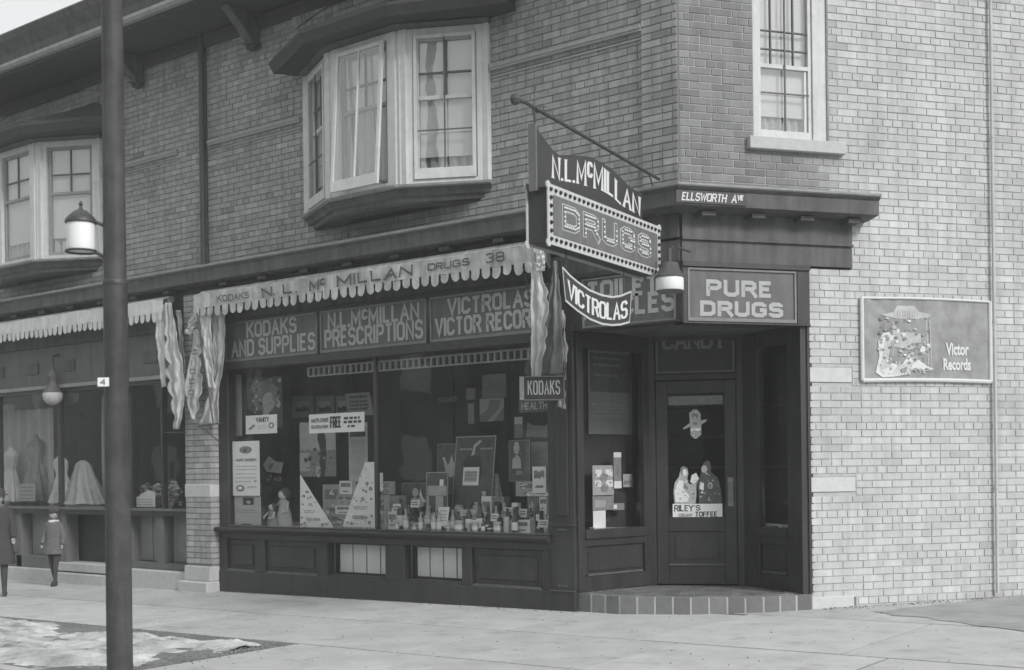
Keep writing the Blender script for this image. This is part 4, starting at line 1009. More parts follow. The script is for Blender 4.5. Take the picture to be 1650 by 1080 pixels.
# ================================================================== HANGING SIGNS
p0 = F.pt(*F.px(1067, 445, .36), .36)
od = Vector((math.cos(R(97.1)), math.sin(R(97.1)), 0)) * -1
SG = Fr((p0.x, p0.y), (p0.x + od.x, p0.y + od.y))
if SG.n.dot(CAM - SG.p) < 0: SG.n = -SG.n
TH = .20
sg = thing('electric_sign', SG.pt(1, 3.6, 0), 'projecting electric bulb sign reading DRUGS under the N. L. McMILLAN board', 'sign')
def gp(x, y, o=0): return SG.px(x, y, o)
corners = [gp(885, 389), gp(1064, 447), gp(1064, 372), gp(885, 293)]
uo = corners[0][0]; ui = corners[1][0]; zb_ = (corners[0][1] + corners[1][1]) / 2; zt_ = (corners[2][1] + corners[3][1]) / 2
bx_ = MB(); bx_.box(SG, ui + .01, uo - .01, zb_ + .01, zt_ - .01, -TH, -.012); bx_.build('sign_box', M['sign_dark'], sg)
def plate(o0, o1, name):
    P = []; n = 12; W_, H__ = uo - ui, zt_ - zb_
    def corner_arc(cx_, cy_, a0):
        r = .035
        return [(cx_ + r * math.cos(R(a0 + t)), cy_ + r * math.sin(R(a0 + t))) for t in (-70, -30, 10, 45, 80, 120, 160)]
    P += corner_arc(ui, zb_, 180 + 0) + corner_arc(uo, zb_, 270) + corner_arc(uo, zt_, 0) + corner_arc(ui, zt_, 90)
    m_ = MB(); m_.prism(SG, P, o0, o1); return m_.build(name, M['border'], sg)
pf_ = plate(-.012, .0, 'sign_face'); plate(-TH - .012, -TH, 'sign_face')
BW = .072
q = MB(); q.box(SG, ui + BW, uo - BW, zb_ + BW, zt_ - BW, .0004, .006); q.build('sign_panel', M['sign_mid'], pf_)
sockets = []
nx_, ny_ = 27, 7
for k in range(nx_):
    u_ = ui + BW * .45 + (uo - ui - BW * .9) * k / (nx_ - 1); sockets += [(u_, zb_ + BW * .45), (u_, zt_ - BW * .45)]
for k in range(1, ny_ - 1):
    z_ = zb_ + BW * .45 + (zt_ - zb_ - BW * .9) * k / (ny_ - 1); sockets += [(ui + BW * .45, z_), (uo - BW * .45, z_)]
def bulb_mesh(r, m, name, n=8):
    mb = MB(); f2 = Fr((0, 0), (SG.d.x, SG.d.y)); f2.n = SG.n; rings = [(r, 0), (r * .9, r * .5), (r * .45, r * .95)]
    b0 = 0; vs = []
    for rr, oo in rings: vs += [f2.pt(rr * math.cos(2 * math.pi * k / n), rr * math.sin(2 * math.pi * k / n), oo) for k in range(n)]
    vs.append(f2.pt(0, 0, r * 1.05)); fs = []
    for i in range(2): fs += [(i * n + k, i * n + (k + 1) % n, (i + 1) * n + (k + 1) % n, (i + 1) * n + k) for k in range(n)]
    fs += [(2 * n + k, 2 * n + (k + 1) % n, 3 * n) for k in range(n)]
    mb.add(vs, fs); return mb.mesh(name, m, smooth=True)
bm_s = bulb_mesh(.0185, M['socket'], 'bulb'); bm_l = bulb_mesh(.0115, M['bulb'], 'letter_bulb', 6)
def put(me, name, par, loc):
    o_ = bpy.data.objects.new(name, me); COL.objects.link(o_); o_.parent = par; o_.location = loc - LOC[par.name]; return o_
for u_, z_ in sockets: put(bm_s, 'bulb', pf_, SG.pt(u_, z_, .002))
# DRUGS in bulbs
wd, hd_ = uo - ui, zt_ - zb_
lt = MB(); lt2 = MB(); uS, uE = gp(905, 350)[0], gp(1048, 400)[0]; zz0, zz1 = zb_ + .135, zt_ - .115
lettering(lt, lambda x, y, dd: SG.pt(uS - x, zz0 + y, .0065 + dd), 'DRUGS', uS - uE, zz1 - zz0, .066, gap=2.0)
lettering(lt2, lambda x, y, dd: SG.pt(uS - x - .009, zz0 + y + .009, .0095 + dd), 'DRUGS', uS - uE - .018, zz1 - zz0 - .018, .042, gap=2.0)
lt.build('lettering', M['border'], pf_, recalc=False); lt2.build('lettering', M['sign_mid'], pf_, recalc=False)
for pl in layout('DRUGS', uS - uE - .066, zz1 - zz0 - .066, 2.0):
    for p in pl:
        for i in range(len(p) - 1):
            L_ = math.dist(p[i], p[i + 1]); n = max(1, int(L_ / .034))
            for k in range(n):
                x = p[i][0] + (p[i + 1][0] - p[i][0]) * k / n + .033; y = p[i][1] + (p[i + 1][1] - p[i][1]) * k / n + .033
                put(bm_l, 'letter_bulb', pf_, SG.pt(uS - x, zz0 + y, .012))
# name board on top
OB = -.09
outl = [(863, 199), (870, 214), (881, 229), (891, 242), (901, 250), (916, 250), (946, 252), (957, 255), (983, 270), (998, 284), (1016, 302), (1027, 309), (1034, 311), (1036, 365)]
P = [gp(x, y, OB) for x, y in outl] + [(gp(863, 300, OB)[0], zt_ - .04)]
m_ = MB(); m_.prism(SG, P, OB - .05, OB); nbd = m_.build('name_board', M['sign_dark'], sg)
m_ = MB(); m_.box(SG, P[0][0] - .0, P[0][0] + .02, zt_ - .05, P[0][1], OB - .06, OB + .01); m_.build('board_edge', M['sign_mid'], nbd)
def cur(tab, x):
    for (x0, y0), (x1, y1) in zip(tab[:-1], tab[1:]):
        if x <= x1: return y0 + (y1 - y0) * (x - x0) / (x1 - x0)
    return tab[-1][1]
bot = [(880, 284), (902, 291), (930, 296), (968, 307), (985, 316), (1000, 331), (1034, 350)]; topc = [(880, 247), (902, 255), (920, 259), (945, 259), (968, 267), (985, 281), (1000, 299), (1034, 320)]
m_ = MB()
def nfn(x, y, dd):
    X = 888.5 + x; yb, yt = cur(bot, X), cur(topc, X); u_, z_ = gp(X, yb + (yt - yb) * y / 36, OB); return SG.pt(u_, z_, OB + .003 + dd)
lettering(m_, nfn, 'N. L. McMILLAN', 143.5, 36, 3.9, gap=1.7, sp=.6, serif=2.6)
m_.build('lettering', M['letter_w'], nbd, recalc=False)
# pole and guys carrying the sign
m_ = MB(); a_ = SG.pt(*gp(830, 160, -.1), -.1); b_ = SG.pt(*gp(1062, 289, -.1), -.1)
m_.tube([a_, SG.pt(*gp(848, 166, -.1), -.1), b_], .016, 8); ao_ = m_.build('sign_pole', M['metal'], sg)
m_ = MB(); m_.lathe(a_, [(.008, -.045), (.035, -.03), (.042, 0), (.035, .03), (.008, .045)], 10); m_.lathe(SG.pt(*gp(866, 176, -.1), -.1), [(.01, -.03), (.028, -.015), (.028, .015), (.01, .03)], 8); m_.build('pole_finial', M['metal'], ao_)
m_ = MB(); pc = SG.pt(*gp(858, 172, -.1), -.1); m_.tube([pc, SG.pt(*gp(863, 200, OB), OB)], .009, 6); m_.tube([SG.pt(*gp(1045, 278, -.1), -.1), SG.pt(*gp(1052, 300, -.1), -.1)], .008, 6)
m_.build('hanger', M['metal'], sg)
m_ = MB(); wl = F.pt(*F.px(863, 140, 0), 0); m_.tube([pc, wl], .004, 5); m_.tube([pc, F.pt(*F.px(880, 172, 0), 0)], .004, 5); m_.build('guy_wire', M['metal'], sg)

# VICTROLAS ribbon sign
vs_ = thing('ribbon_sign', SG.pt(1, 3, 0), 'curved dark enamel sign reading VICTROLAS hung below the bulb sign', 'sign')
vt = [(906, 431), (918, 444), (931, 455), (950, 468), (970, 476), (986, 479), (1000, 477), (1017, 470)]
vb = [(1014, 519), (1000, 523), (986, 524), (970, 522), (950, 514), (931, 501), (920, 492), (911, 484)]
PV = [gp(x, y, -.08) for x, y in vt] + [gp(x, y, -.08) for x, y in vb]
m_ = MB(); m_.prism(SG, PV, -.10, -.08); vo = m_.build('sign_board', M['sign_dark'], vs_)
m_ = MB()
for c_ in (vt, vb): ribbon(m_, lambda x, y: SG.pt(x, y, -.078), [gp(x, y, -.08) for x, y in c_], .018)
for a, b in ((vt[0], vb[-1]), (vt[-1], vb[0])): ribbon(m_, lambda x, y: SG.pt(x, y, -.0774), [gp(a[0], a[1], -.08), gp(b[0], b[1], -.08)], .012)
m_.build('border', M['border'], vo, recalc=False)
vbr = vb[::-1]
m_ = MB()
def vfn(x, y, dd):
    X = 914 + x; yb, yt = cur(vbr, X) - 8, cur(vt, X) + 10; u_, z_ = gp(X, yb + (yt - yb) * y / 28, -.08); return SG.pt(u_, z_, -.077 + dd)
lettering(m_, vfn, 'VICTROLAS', 97, 28, 3.6, gap=1.6)
m_.build('lettering', M['letter_w'], vo, recalc=False)
m_ = MB()
for x_, y_, yy in ((912, 437, 398), (1005, 475, 425)): m_.tube([SG.pt(*gp(x_, y_, -.09), -.09), SG.pt(*gp(x_, yy, -.09), -.09)], .006, 6)
m_.build('hanger', M['metal'], vs_)
# the light timber outrigger plate behind the sign, under the cornice
# KODAKS box sign
kp = F.pt(*F.px(876, 640, .44), .44); kd = Vector((math.cos(R(33)), math.sin(R(33)), 0))
KF = Fr((kp.x, kp.y), (kp.x + kd.x, kp.y + kd.y), True)
if KF.n.dot(CAM - KF.p) < 0: KF.n = -KF.n
ks = thing('box_sign', KF.pt(0, 2.3, 0), 'small dark box sign reading KODAKS beside the corner post', 'sign')
k0, k1 = KF.px(845, 640)[0], KF.px(908, 640)[0]; kz0, kz1 = KF.px(876, 643)[1], KF.px(876, 608)[1]
m_ = MB(); m_.box(KF, k0, k1, kz0, kz1, -.10, 0); ko = m_.build('sign_box', M['sign_dark'], ks, bevel=.004)
m_ = MB(); m_.box(KF, k0 - .05, k0 - .002, kz0 - .005, kz1 + .012, -.10, .004); m_.build('end_board', M['box_m'], ks)
m_ = MB(); m_.box(KF, k0, k1, kz0 - .014, kz0 - .001, -.10, .012); m_.box(KF, k0, k1, kz1 + .001, kz1 + .012, -.10, .012); m_.box(KF, k1 + .001, k1 + .014, kz0 - .01, kz1 + .01, -.10, .01); m_.build('moulding', M['sign_mid'], ks)
m_ = MB(); sign_text(m_, KF, k0 + .035, k1 - .035, kz0 + .045, kz1 - .035, .003, 'KODAKS', .013, gap=2.4); m_.build('lettering', M['letter'], ko, recalc=False)
m_ = MB(); m_.tube([KF.pt((k0 + k1) / 2, kz0 - .03, -.05), F.pt(1.5, kz0 - .02, .04)], .009, 6); m_.build('bracket', M['metal'], ks)
hs = thing('window_sign', F.pt(2, 2.15, -.03), 'small dim card lettered HEALTH inside the glass under the box sign', 'sign')
m_ = MB(); a_, b_ = F.px(836, 650, -.03), F.px(886, 663, -.03); m_.box(F, a_[0], b_[0], b_[1], F.px(860, 645, -.03)[1], -.035, -.03); hb = m_.build('card', M['paper_d'], hs)
m_ = MB(); px_text(m_, F, 840, 882, 649, 661, -.028, 'HEALTH', .014); m_.build('lettering', M['letter'], hb, recalc=False)
# street name plate
st = thing('street_sign', S.pt(.2, 4.1, .29), 'dark street name plate reading ELLSWORTH AVE on the corner cornice', 'sign')
m_ = MB(); a_ = S.px(1090, 330, .29)[0]; b_ = S.px(1203, 330, .29)[0]; m_.box(S, a_, b_, 4.045, 4.165, .283, .29); stb = m_.build('plate', M['sign_dark'], st)
m_ = MB(); u0_, u1_ = S.px(1098, 320, .29)[0], S.px(1170, 320, .29)[0]
lettering(m_, lambda x, y, dd: S.pt(u0_ + x, 4.065 + y, .2925 + dd), 'ELLSWORTH', u1_ - u0_, .082, .013, gap=1.4, slant=.18)
u0_, u1_ = S.px(1178, 320, .29)[0], S.px(1197, 320, .29)[0]
lettering(m_, lambda x, y, dd: S.pt(u0_ + x, 4.065 + y, .2925 + dd), 'Ave', u1_ - u0_, .082, .013, gap=.9, slant=.18)
m_.build('lettering', M['letter_w'], stb, recalc=False)
# white glass lamp at the corner
lp = F.pt(*F.px(1079, 458, .55), .55)
lt_ = thing('wall_lamp', lp, 'white drum shaped glass lamp with dark hood at the shop corner', 'lamp')
r_ = .135
m_ = MB(); m_.lathe(lp, [(r_ * .96, -.062), (r_, -.055), (r_, .05), (r_ * .98, .06)], 20); m_.build('lamp_glass', M['milk'], lt_, smooth=True)
m_ = MB(); m_.lathe(lp, [(r_ * 1.06, .061), (r_ * 1.06, .072), (r_ * .92, .09), (r_ * .72, .15), (r_ * .62, .20), (r_ * .5, .205), (.02, .21), (.02, .34)], 20); m_.build('lamp_hood', M['cornice'], lt_, smooth=True)
m_ = MB(); m_.lathe(lp, [(.02, -.10), (r_ * .8, -.085), (r_ * .97, -.063)], 20); m_.build('lamp_bowl', M['sign_mid'], lt_, smooth=True)
m_ = MB(); m_.tube([lp + Vector((0, 0, .33)), lp + Vector((-.02, .12, .38)), lp + Vector((-.05, .48, .38))], .012, 8); m_.build('lamp_arm', M['metal'], lt_)

# ================================================================== POLE AND LAMP
def gpx(x, y, z):
    a, b = x - PCX, -(y - PCY); c, t = math.cos(ROLL), math.sin(ROLL)
    ray = cam_d * FPX + cam_r * (c * a + t * b) + Vector((0, 0, 1)) * (-t * a + c * b); k = (z - CAM.z) / ray.z; return CAM + ray * k
pp = gpx(193.5, 1098, -.11)
sc_ = FPX / (pp - CAM).dot(cam_d)
pz = lambda x, y: CAM.z + (PCY - (y) - .0122 * (x - PCX)) / sc_
pl = thing('utility_pole', (pp.x, pp.y, -.11), 'tall dark steel pole on the snowy strip with a small number tag', 'pole')
zc_ = pz(193, 455)
m_ = MB(); m_.lathe((pp.x, pp.y, 0), [(20.5 / sc_, -.4), (20.2 / sc_, 1.2), (19 / sc_, zc_ - .02)], 24); m_.build('pole_shaft', M['pole'], pl, smooth=True)
m_ = MB(); m_.lathe((pp.x, pp.y, 0), [(17.6 / sc_, zc_), (16.6 / sc_, 5.2), (15.5 / sc_, 8.5)], 24); m_.build('pole_shaft', M['pole'], pl, smooth=True)
m_ = MB(); m_.lathe((pp.x, pp.y, zc_), [(19 / sc_, -.03), (20 / sc_, -.02), (19.6 / sc_, .01), (17.8 / sc_, .02)], 24); m_.build('collar', M['metal'], pl, smooth=True)
TF = Fr((pp.x, pp.y), (pp.x + cam_r.x, pp.y + cam_r.y)); 
if TF.n.dot(CAM - TF.p) < 0: TF.n = -TF.n
m_ = MB(); zt2 = pz(177, 617); tu = -15.5 / sc_; m_.box(TF, tu - .04, tu + .045, zt2 - .033, zt2 + .033, .085, .09); tg = m_.build('number_tag', M['paper'], pl)
m_ = MB(); sign_text(m_, TF, tu - .02, tu + .02, zt2 - .022, zt2 + .022, .0915, '4', .008); m_.build('lettering', M['ink'], tg, recalc=False)
ll = TF.pt(-52.5 / sc_, 0, .02); lz = lambda y: pz(141, y)
sl_ = thing('street_lamp', (ll.x, ll.y, lz(380)), 'lantern with white glass drum and dark domed cap fixed to the steel pole', 'lamp')
k_ = 22.5 / sc_
m_ = MB(); m_.lathe((ll.x, ll.y, 0), [(k_ * .96, lz(404)), (k_, lz(400)), (k_ * .98, lz(361))], 20); m_.build('lamp_glass', M['milk'], sl_, smooth=True)
m_ = MB(); m_.lathe((ll.x, ll.y, 0), [(k_ * 1.12, lz(360.5)), (k_ * 1.12, lz(357)), (k_ * .9, lz(350)), (k_ * .5, lz(342)), (k_ * .16, lz(338)), (k_ * .09, lz(333)), (k_ * .16, lz(330)), (k_ * .05, lz(325))], 20); m_.build('lamp_cap', M['metal'], sl_, smooth=True)
m_ = MB()
n = 20; m_.tube([Vector((ll.x + k_ * 1.06 * math.cos(2 * math.pi * t / n), ll.y + k_ * 1.06 * math.sin(2 * math.pi * t / n), lz(406))) for t in range(n + 1)], .009, 6); m_.build('lamp_ring', M['metal'], sl_)
m_ = MB(); m_.tube([Vector((ll.x, ll.y, lz(358))) + cam_r * k_, TF.pt(0, lz(372), .0)], .014, 8); m_.tube([Vector((ll.x, ll.y, lz(407))) + cam_r * k_, TF.pt(0, lz(424), .0)], .014, 8); m_.build('lamp_arm', M['metal'], sl_)

# ================================================================== POSTER
po_ = thing('poster', S.pt(2.8, 2.8, .03), 'Victor Records cloth poster with rolled white edges on the side brick wall', 'poster')
pu0, pu1, pz0, pz1 = 2.045, 3.63, 2.345, 3.21
def pw_(u, z): return .02 + .008 * noise.noise(Vector((u * 2.5, z * 2.5, 3))) + .012 * max(0, 1 - math.dist((u, z), (pu0, pz1)) / .5) * math.sin((u - pu0 + (z - pz1)) * 30)
m_ = MB(); m_.grid(lambda i, j: S.pt(pu0 + (pu1 - pu0) * i, pz0 + (pz1 - pz0) * j, pw_(pu0 + (pu1 - pu0) * i, pz0 + (pz1 - pz0) * j)), 50, 30)
M['poster_bg'] = mat('poster_ground', .29, .7, .30, 6)
ps_ = m_.build('poster_sheet', M['poster_bg'], po_, smooth=True, recalc=False)
m_ = MB(); c4 = [(pu0, pz0), (pu1, pz0), (pu1, pz1), (pu0, pz1)]
for i, (a, b) in enumerate(((0, 1), (1, 2), (2, 3), (3, 0))):
    (ua_, za_), (ub_, zb2) = c4[a], c4[b]; m_.tube([S.pt(ua_ + (ub_ - ua_) * k / 8, za_ + (zb2 - za_) * k / 8 + (.012 if i in (0, 2) else 0) * math.sin(k / 8 * math.pi), .025) for k in range(9)], .022 if i != 2 else .014, 8)
m_.build('rolled_edge', M['letter_w'], ps_, smooth=True)
def SP(i, j, dd=0):
    u, z = pu0 + (pu1 - pu0) * i, pz0 + (pz1 - pz0) * j; return S.pt(u, z, pw_(u, z) + .004 + dd)
def blob(mb, pts, dd): 
    mb.add([SP(x, y, dd) for x, y in pts], [list(range(len(pts)))])
def pblob(name, m, pts, dd): mb = MB(); blob(mb, pts, dd); return mb.build(name, M[m], ps_, recalc=False)
def ell(cx, cy, rx, ry, n=16): return [(cx + rx * math.cos(2 * math.pi * k / n), cy + ry * math.sin(2 * math.pi * k / n)) for k in range(n)]
M['p_mid'] = mat('poster_mid', .46, .7, .2, 12); M['p_dark'] = mat('poster_dark', .29, .7, .2, 12)
pblob('print', 'p_dark', [(.15, .12), (.17, .82), (.50, .82), (.54, .12)], .0012)
pblob('print', 'p_mid', [(.14, .80), (.24, .84), (.27, .92), (.40, .92), (.44, .85), (.53, .82), (.52, .79), (.42, .76), (.26, .76)], .0024)
pblob('print', 'p_mid', [(.19, .58), (.33, .60), (.45, .58), (.45, .44), (.36, .38), (.24, .42)], .0026)
pblob('print', 'p_dark', ell(.45, .36, .055, .12), .0036); pblob('print', 'letter_w', ell(.463, .38, .022, .05), .0048)
pblob('print', 'letter_w', [(.10, .10), (.13, .30), (.12, .48), (.16, .58), (.21, .60), (.25, .56), (.22, .46), (.21, .34), (.19, .22), (.30, .20), (.36, .34), (.395, .35), (.42, .27), (.50, .18), (.55, .15), (.47, .12), (.40, .16), (.34, .08), (.24, .05), (.15, .04)], .0044)
pblob('print', 'letter_w', [(.19, .57), (.28, .64), (.285, .60), (.23, .54)], .0058)
for x_ in (.53, .505): pblob('print', 'p_mid', [(x_, .15), (x_ + .008, .15), (x_ - .005, .75), (x_ - .013, .75)], .003)
rnd = random.Random(9)
for mi, m in enumerate(('p_mid', 'p_dark', 'p_line2', 'letter_w')):
    mb = MB()
    if m == 'p_line2': M[m] = mat('poster_shade', .22, .7, .2, 12)
    for q in range((34, 40, 26, 12)[mi]):
        x, y = rnd.uniform(.12, .52), rnd.uniform(.08, .80); r = rnd.uniform(.006, .020); t0 = rnd.random() * 6.28
        mb.add([SP(x + r * math.cos(t0 + 1.57 * k), y + 1.7 * r * rnd.uniform(.5, 1) * math.sin(t0 + 1.57 * k), .0098 + .0004 * mi + .00001 * q) for k in range(4)], [(0, 1, 2, 3)])
    mb.build('small_print', M[m], ps_, recalc=False)['kind'] = 'stuff'
M['p_line'] = mat('poster_line', .48, .7, .2, 12)
pblob('print', 'ink_g', ell(.235, .60, .028, .045), .0070); pblob('print', 'p_line', ell(.245, .585, .016, .03), .0080)
for k in range(7):
    x0_ = .135 + .012 * k; pblob('print', 'p_line', [(x0_, .12 + .01 * k), (x0_ + .005, .12 + .01 * k), (x0_ + .045, .50), (x0_ + .038, .50)], .0068)
for k in range(6):
    x0_ = .22 + .022 * k; pblob('print', 'p_line', [(x0_, .07), (x0_ + .006, .07), (x0_ + .06, .19 + .01 * k), (x0_ + .052, .19 + .01 * k)], .0068)
for k in range(9): pblob('print', 'p_dark', [(.27 + .019 * k, .78), (.274 + .019 * k, .78), (.274 + .019 * k, .86), (.27 + .019 * k, .86)], .0036)
pblob('print', 'p_line', [(.28, .90), (.39, .90), (.41, .88), (.26, .88)], .0040); pblob('print', 'p_mid', [(.40, .46), (.52, .46), (.53, .40), (.50, .38), (.50, .44), (.40, .44)], .0040)
def bfont(txt, fn, W, H, m, par, off=.02, shear=0, name='lettering'):
    cu = bpy.data.curves.new('txt', 'FONT'); cu.body = txt; cu.size = 1; cu.offset = off; cu.shear = shear; cu.resolution_u = 3
    ob = bpy.data.objects.new('txt', cu); COL.objects.link(ob); dg = bpy.context.evaluated_depsgraph_get(); me = bpy.data.meshes.new_from_object(ob.evaluated_get(dg))
    bpy.data.objects.remove(ob); xs_ = [v.co.x for v in me.vertices]; ys_ = [v.co.y for v in me.vertices]; x0, x1, y0, y1 = min(xs_), max(xs_), min(ys_), max(ys_)
    mb = MB(); mb.add([fn((v.co.x - x0) / (x1 - x0) * W, (v.co.y - y0) / (y1 - y0) * H) for v in me.vertices], [list(p.vertices) for p in me.polygons]); bpy.data.meshes.remove(me); bpy.data.curves.remove(cu)
    return mb.build(name, m, par, recalc=False)
bfont('Victor', lambda x, y: SP(.645 + x, .32 + y, .003), .18, .16, M['letter_w'], ps_, .038)
bfont('Records', lambda x, y: SP(.625 + x, .135 + y, .003), .215, .15, M['letter_w'], ps_, .038)

# ================================================================== SHOP WINDOW DISPLAYS
FLOOR = .7425
def art_fn(o, fr, ua, ub, za, zb, off):
    return lambda i, j, dd=0: fr.pt(ua + (ub - ua) * i, za + (zb - za) * j, off + dd)
class Card:
    """a card standing or hanging in a display: pixel box at depth o, turned into its place on that plane"""
    def __init__(s, fr, x0, x1, y0, y1, o, m, label, cat='card', name='show_card', group=None, stand=False, lean=0, th=.006, shape=None, skew=0):
        s.fr = fr; s.u0, z_ = fr.px(x0, (y0 + y1) / 2, o); s.u1, _ = fr.px(x1, (y0 + y1) / 2, o); xm = (x0 + x1) / 2
        s.z1 = fr.px(xm, y0, o)[1]; s.z0 = FLOOR if stand else fr.px(xm, y1, o)[1]; s.o = o; s.th = th; s.lean = lean; s.skew = skew; s.k = 0
        mb = MB(); sh = shape or [(0, 0), (1, 0), (1, 1), (0, 1)]; n = len(sh)
        vs = [s.P(i, j, -th) for i, j in sh] + [s.P(i, j, 0) for i, j in sh]
        mb.add(vs, [list(range(n))[::-1], list(range(n, 2 * n))] + [(i, (i + 1) % n, (i + 1) % n + n, i + n) for i in range(n)], random.random())
        s.ob = mb.build(name, M[m], loc=s.P(.5, 0, 0)); tag(s.ob, label, cat, group)
    def P(s, i, j, dd=0): return s.fr.pt(s.u0 + (s.u1 - s.u0) * (i + s.skew * j), s.z0 + (s.z1 - s.z0) * j, s.o - s.lean * j + dd)
    def poly(s, m, pts, name='print'):
        s.k += 1; mb = MB(); mb.add([s.P(i, j, .0012 + .0008 * s.k) for i, j in pts], [list(range(len(pts)))]); mb.build(name, M[m], s.ob, recalc=False); return s
    def rect(s, m, a, b, c, d): return s.poly(m, [(a, c), (b, c), (b, d), (a, d)])
    def oval(s, m, cx, cy, rx, ry): return s.poly(m, ell(cx, cy, rx, ry, 12))
    def text(s, txt, a, b, c, d, m='ink', sw=.16, serif=0):
        s.k += 1; mb = MB(); W, H = abs(s.u1 - s.u0) * (b - a), (s.z1 - s.z0) * (d - c); k = .0012 + .0008 * s.k
        lettering(mb, lambda x, y, dd: s.P(a + (b - a) * x / W, c + (d - c) * y / H, k + dd * .5), txt, W, H, H * sw, serif=serif); mb.build('lettering', M[m], s.ob, recalc=False); return s
    def lines(s, a, b, rows, m='ink_g', h=.012, seed=1):
        rnd = random.Random(seed); s.k += 1; mb = MB()
        for r in rows:
            x = a + rnd.uniform(0, .03)
            while x < b - .04:
                w_ = rnd.uniform(.03, .09); mb.add([s.P(x, r - h, .0012 + .0008 * s.k), s.P(min(x + w_, b), r - h, .0012 + .0008 * s.k), s.P(min(x + w_, b), r + h, .0012 + .0008 * s.k), s.P(x, r + h, .0012 + .0008 * s.k)], [(0, 1, 2, 3)]); x += w_ + .022
        mo = mb.build('small_print', M[m], s.ob, recalc=False); mo['kind'] = 'stuff'; return s
    def scatter(s, n, a, b, c, d, mats, size=.05, seed=0, inside=None):
        rnd_ = random.Random(seed + int(abs(s.u0) * 100)); W, H = abs(s.u1 - s.u0), s.z1 - s.z0; asp = W / H
        for mi, m in enumerate(mats):
            s.k += 1; mb = MB()
            for q in range(n):
                x, y = rnd_.uniform(a, b), rnd_.uniform(c, d)
                if inside and not globals()['inside'](x, y, inside): continue
                r = size * rnd_.uniform(.4, 1.2); t0 = rnd_.random() * 6.28; kk = rnd_.choice((3, 4, 5)); st_ = rnd_.uniform(.35, 1)
                mb.add([s.P(x + r * math.cos(t0 + 6.283 * k / kk), y + r * asp * st_ * math.sin(t0 + 6.283 * k / kk), .0012 + .0008 * s.k + .00002 * q) for k in range(kk)], [list(range(kk))])
            if mb.f: mb.build('small_print', M[m], s.ob, recalc=False)['kind'] = 'stuff'
        return s
    def edge(s, m='border', w=.03):
        W, H = abs(s.u1 - s.u0), s.z1 - s.z0; a, b = w * .3 / W, w * .3 / H; s.k += 1
        mb = MB(); e = .0012 + .0008 * s.k
        for p in ([(0, 0), (1, 0), (1, b), (0, b)], [(0, 1 - b), (1, 1 - b), (1, 1), (0, 1)], [(0, b), (a, b), (a, 1 - b), (0, 1 - b)], [(1 - a, b), (1, b), (1, 1 - b), (1 - a, 1 - b)]): mb.add([s.P(i, j, e) for i, j in p], [(0, 1, 2, 3)])
        mb.build('card_edge', M[m], s.ob, recalc=False); return s
def woman(c, cx, cy, r, skin='skin_p', hair='ink', dress='paper_g'):
    c.poly(dress, [(cx - 1.7 * r, cy - 3.6 * r), (cx - 1.5 * r, cy - 1.9 * r), (cx - .5 * r, cy - 1.2 * r), (cx + .6 * r, cy - 1.2 * r), (cx + 1.5 * r, cy - 2.0 * r), (cx + 1.6 * r, cy - 3.6 * r)])
    c.oval(hair, cx, cy + .2 * r, 1.1 * r, 1.2 * r); c.oval(skin, cx + .1 * r, cy - .15 * r, .72 * r, .95 * r); c.poly(skin, [(cx - .35 * r, cy - 1.7 * r), (cx + .4 * r, cy - 1.7 * r), (cx + .3 * r, cy - .8 * r), (cx - .25 * r, cy - .8 * r)])
    return c
# on or near the glass, left bay
Card(F, 375, 389, 604, 703, -.16, 'paper_g', 'narrow plain grey board standing upright at the far left of the drug window', 'board')
c = Card(F, 397, 455, 608, 690, -.30, 'paper_d', 'dark portrait picture of a long-haired head behind the small white card', 'picture'); c.oval('ink_g', .55, .62, .38, .30); c.oval('skin_p', .62, .50, .17, .20); c.poly('skin_p', [(.35, .05), (.55, .05), (.66, .36), (.50, .38)]); c.poly('ink_g', [(.1, .75), (.5, .80), (.7, .95), (.2, .92)]); c.scatter(16, .1, .95, .3, .95, ('box_m', 'ink', 'skin_p'), .05, 4)
c = Card(F, 396, 446, 669, 699, -.03, 'paper', 'small white card with a printed tube picture near the upper left of the window', 'card'); c.text('VANITY', .34, .76, .62, .88, sw=.22); c.poly('ink_g', [(.08, .28), (.26, .52), (.32, .44), (.16, .22)]); c.oval('ink_g', .83, .42, .09, .16); c.oval('paper', .83, .42, .05, .09); c.lines(.38, .68, [.42, .30], seed=4)
c = Card(F, 375, 418, 711, 799, -.03, 'paper', 'tall white notice pasted at the left edge of the drug window', 'notice'); c.oval('ink_g', .5, .84, .24, .07); c.oval('ink', .48, .83, .06, .03); c.text('MARY GARDEN', .14, .88, .63, .68, sw=.2); c.lines(.12, .9, [.54, .48, .40, .33], h=.006, seed=2); c.text('75', .76, .9, .25, .285); c.lines(.1, .7, [.26], h=.005); c.oval('ink', .34 - .05, .14, .15, .055); c.oval('paper', .29, .14, .10, .035); c.lines(.55, .9, [.16], h=.008, seed=9)
c = Card(F, 378, 420, 800, 846, -.05, 'paper_g', 'pale card with a small dark picture under the tall white notice', 'card'); c.rect('ink', .33, .75, .70, .96); c.oval('paper_g', .55, .80, .08, .06); c.lines(.15, .85, [.52, .44], seed=5)
c = Card(F, 418, 452, 735, 763, -.5, 'skin_p', 'pale tilted printed shape behind the tall white notice', 'card', skew=.35, shape=[(0, .5), (.3, .1), (1, 0), (.9, .6), (.5, .7), (.1, 1)]); c.oval('ink_g', .4, .4, .1, .2)
for k, (x0, x1) in enumerate(((470, 505), (509, 538), (541, 562))):
    c = Card(F, x0, x1, 638, 673, -1.0, 'box_m', ('left framed landscape photograph hanging at the back of the drug window', 'middle framed landscape photograph hanging at the back of the drug window', 'right framed photograph half behind the slanted board')[k], 'picture', 'framed_picture', 'framed photographs in the window'); c.rect('skin_p', .18, .82, .28, .76); c.poly('ink', [(.18, .28), (.82, .28), (.82, .48), (.6, .55), (.45, .44), (.18, .50)])
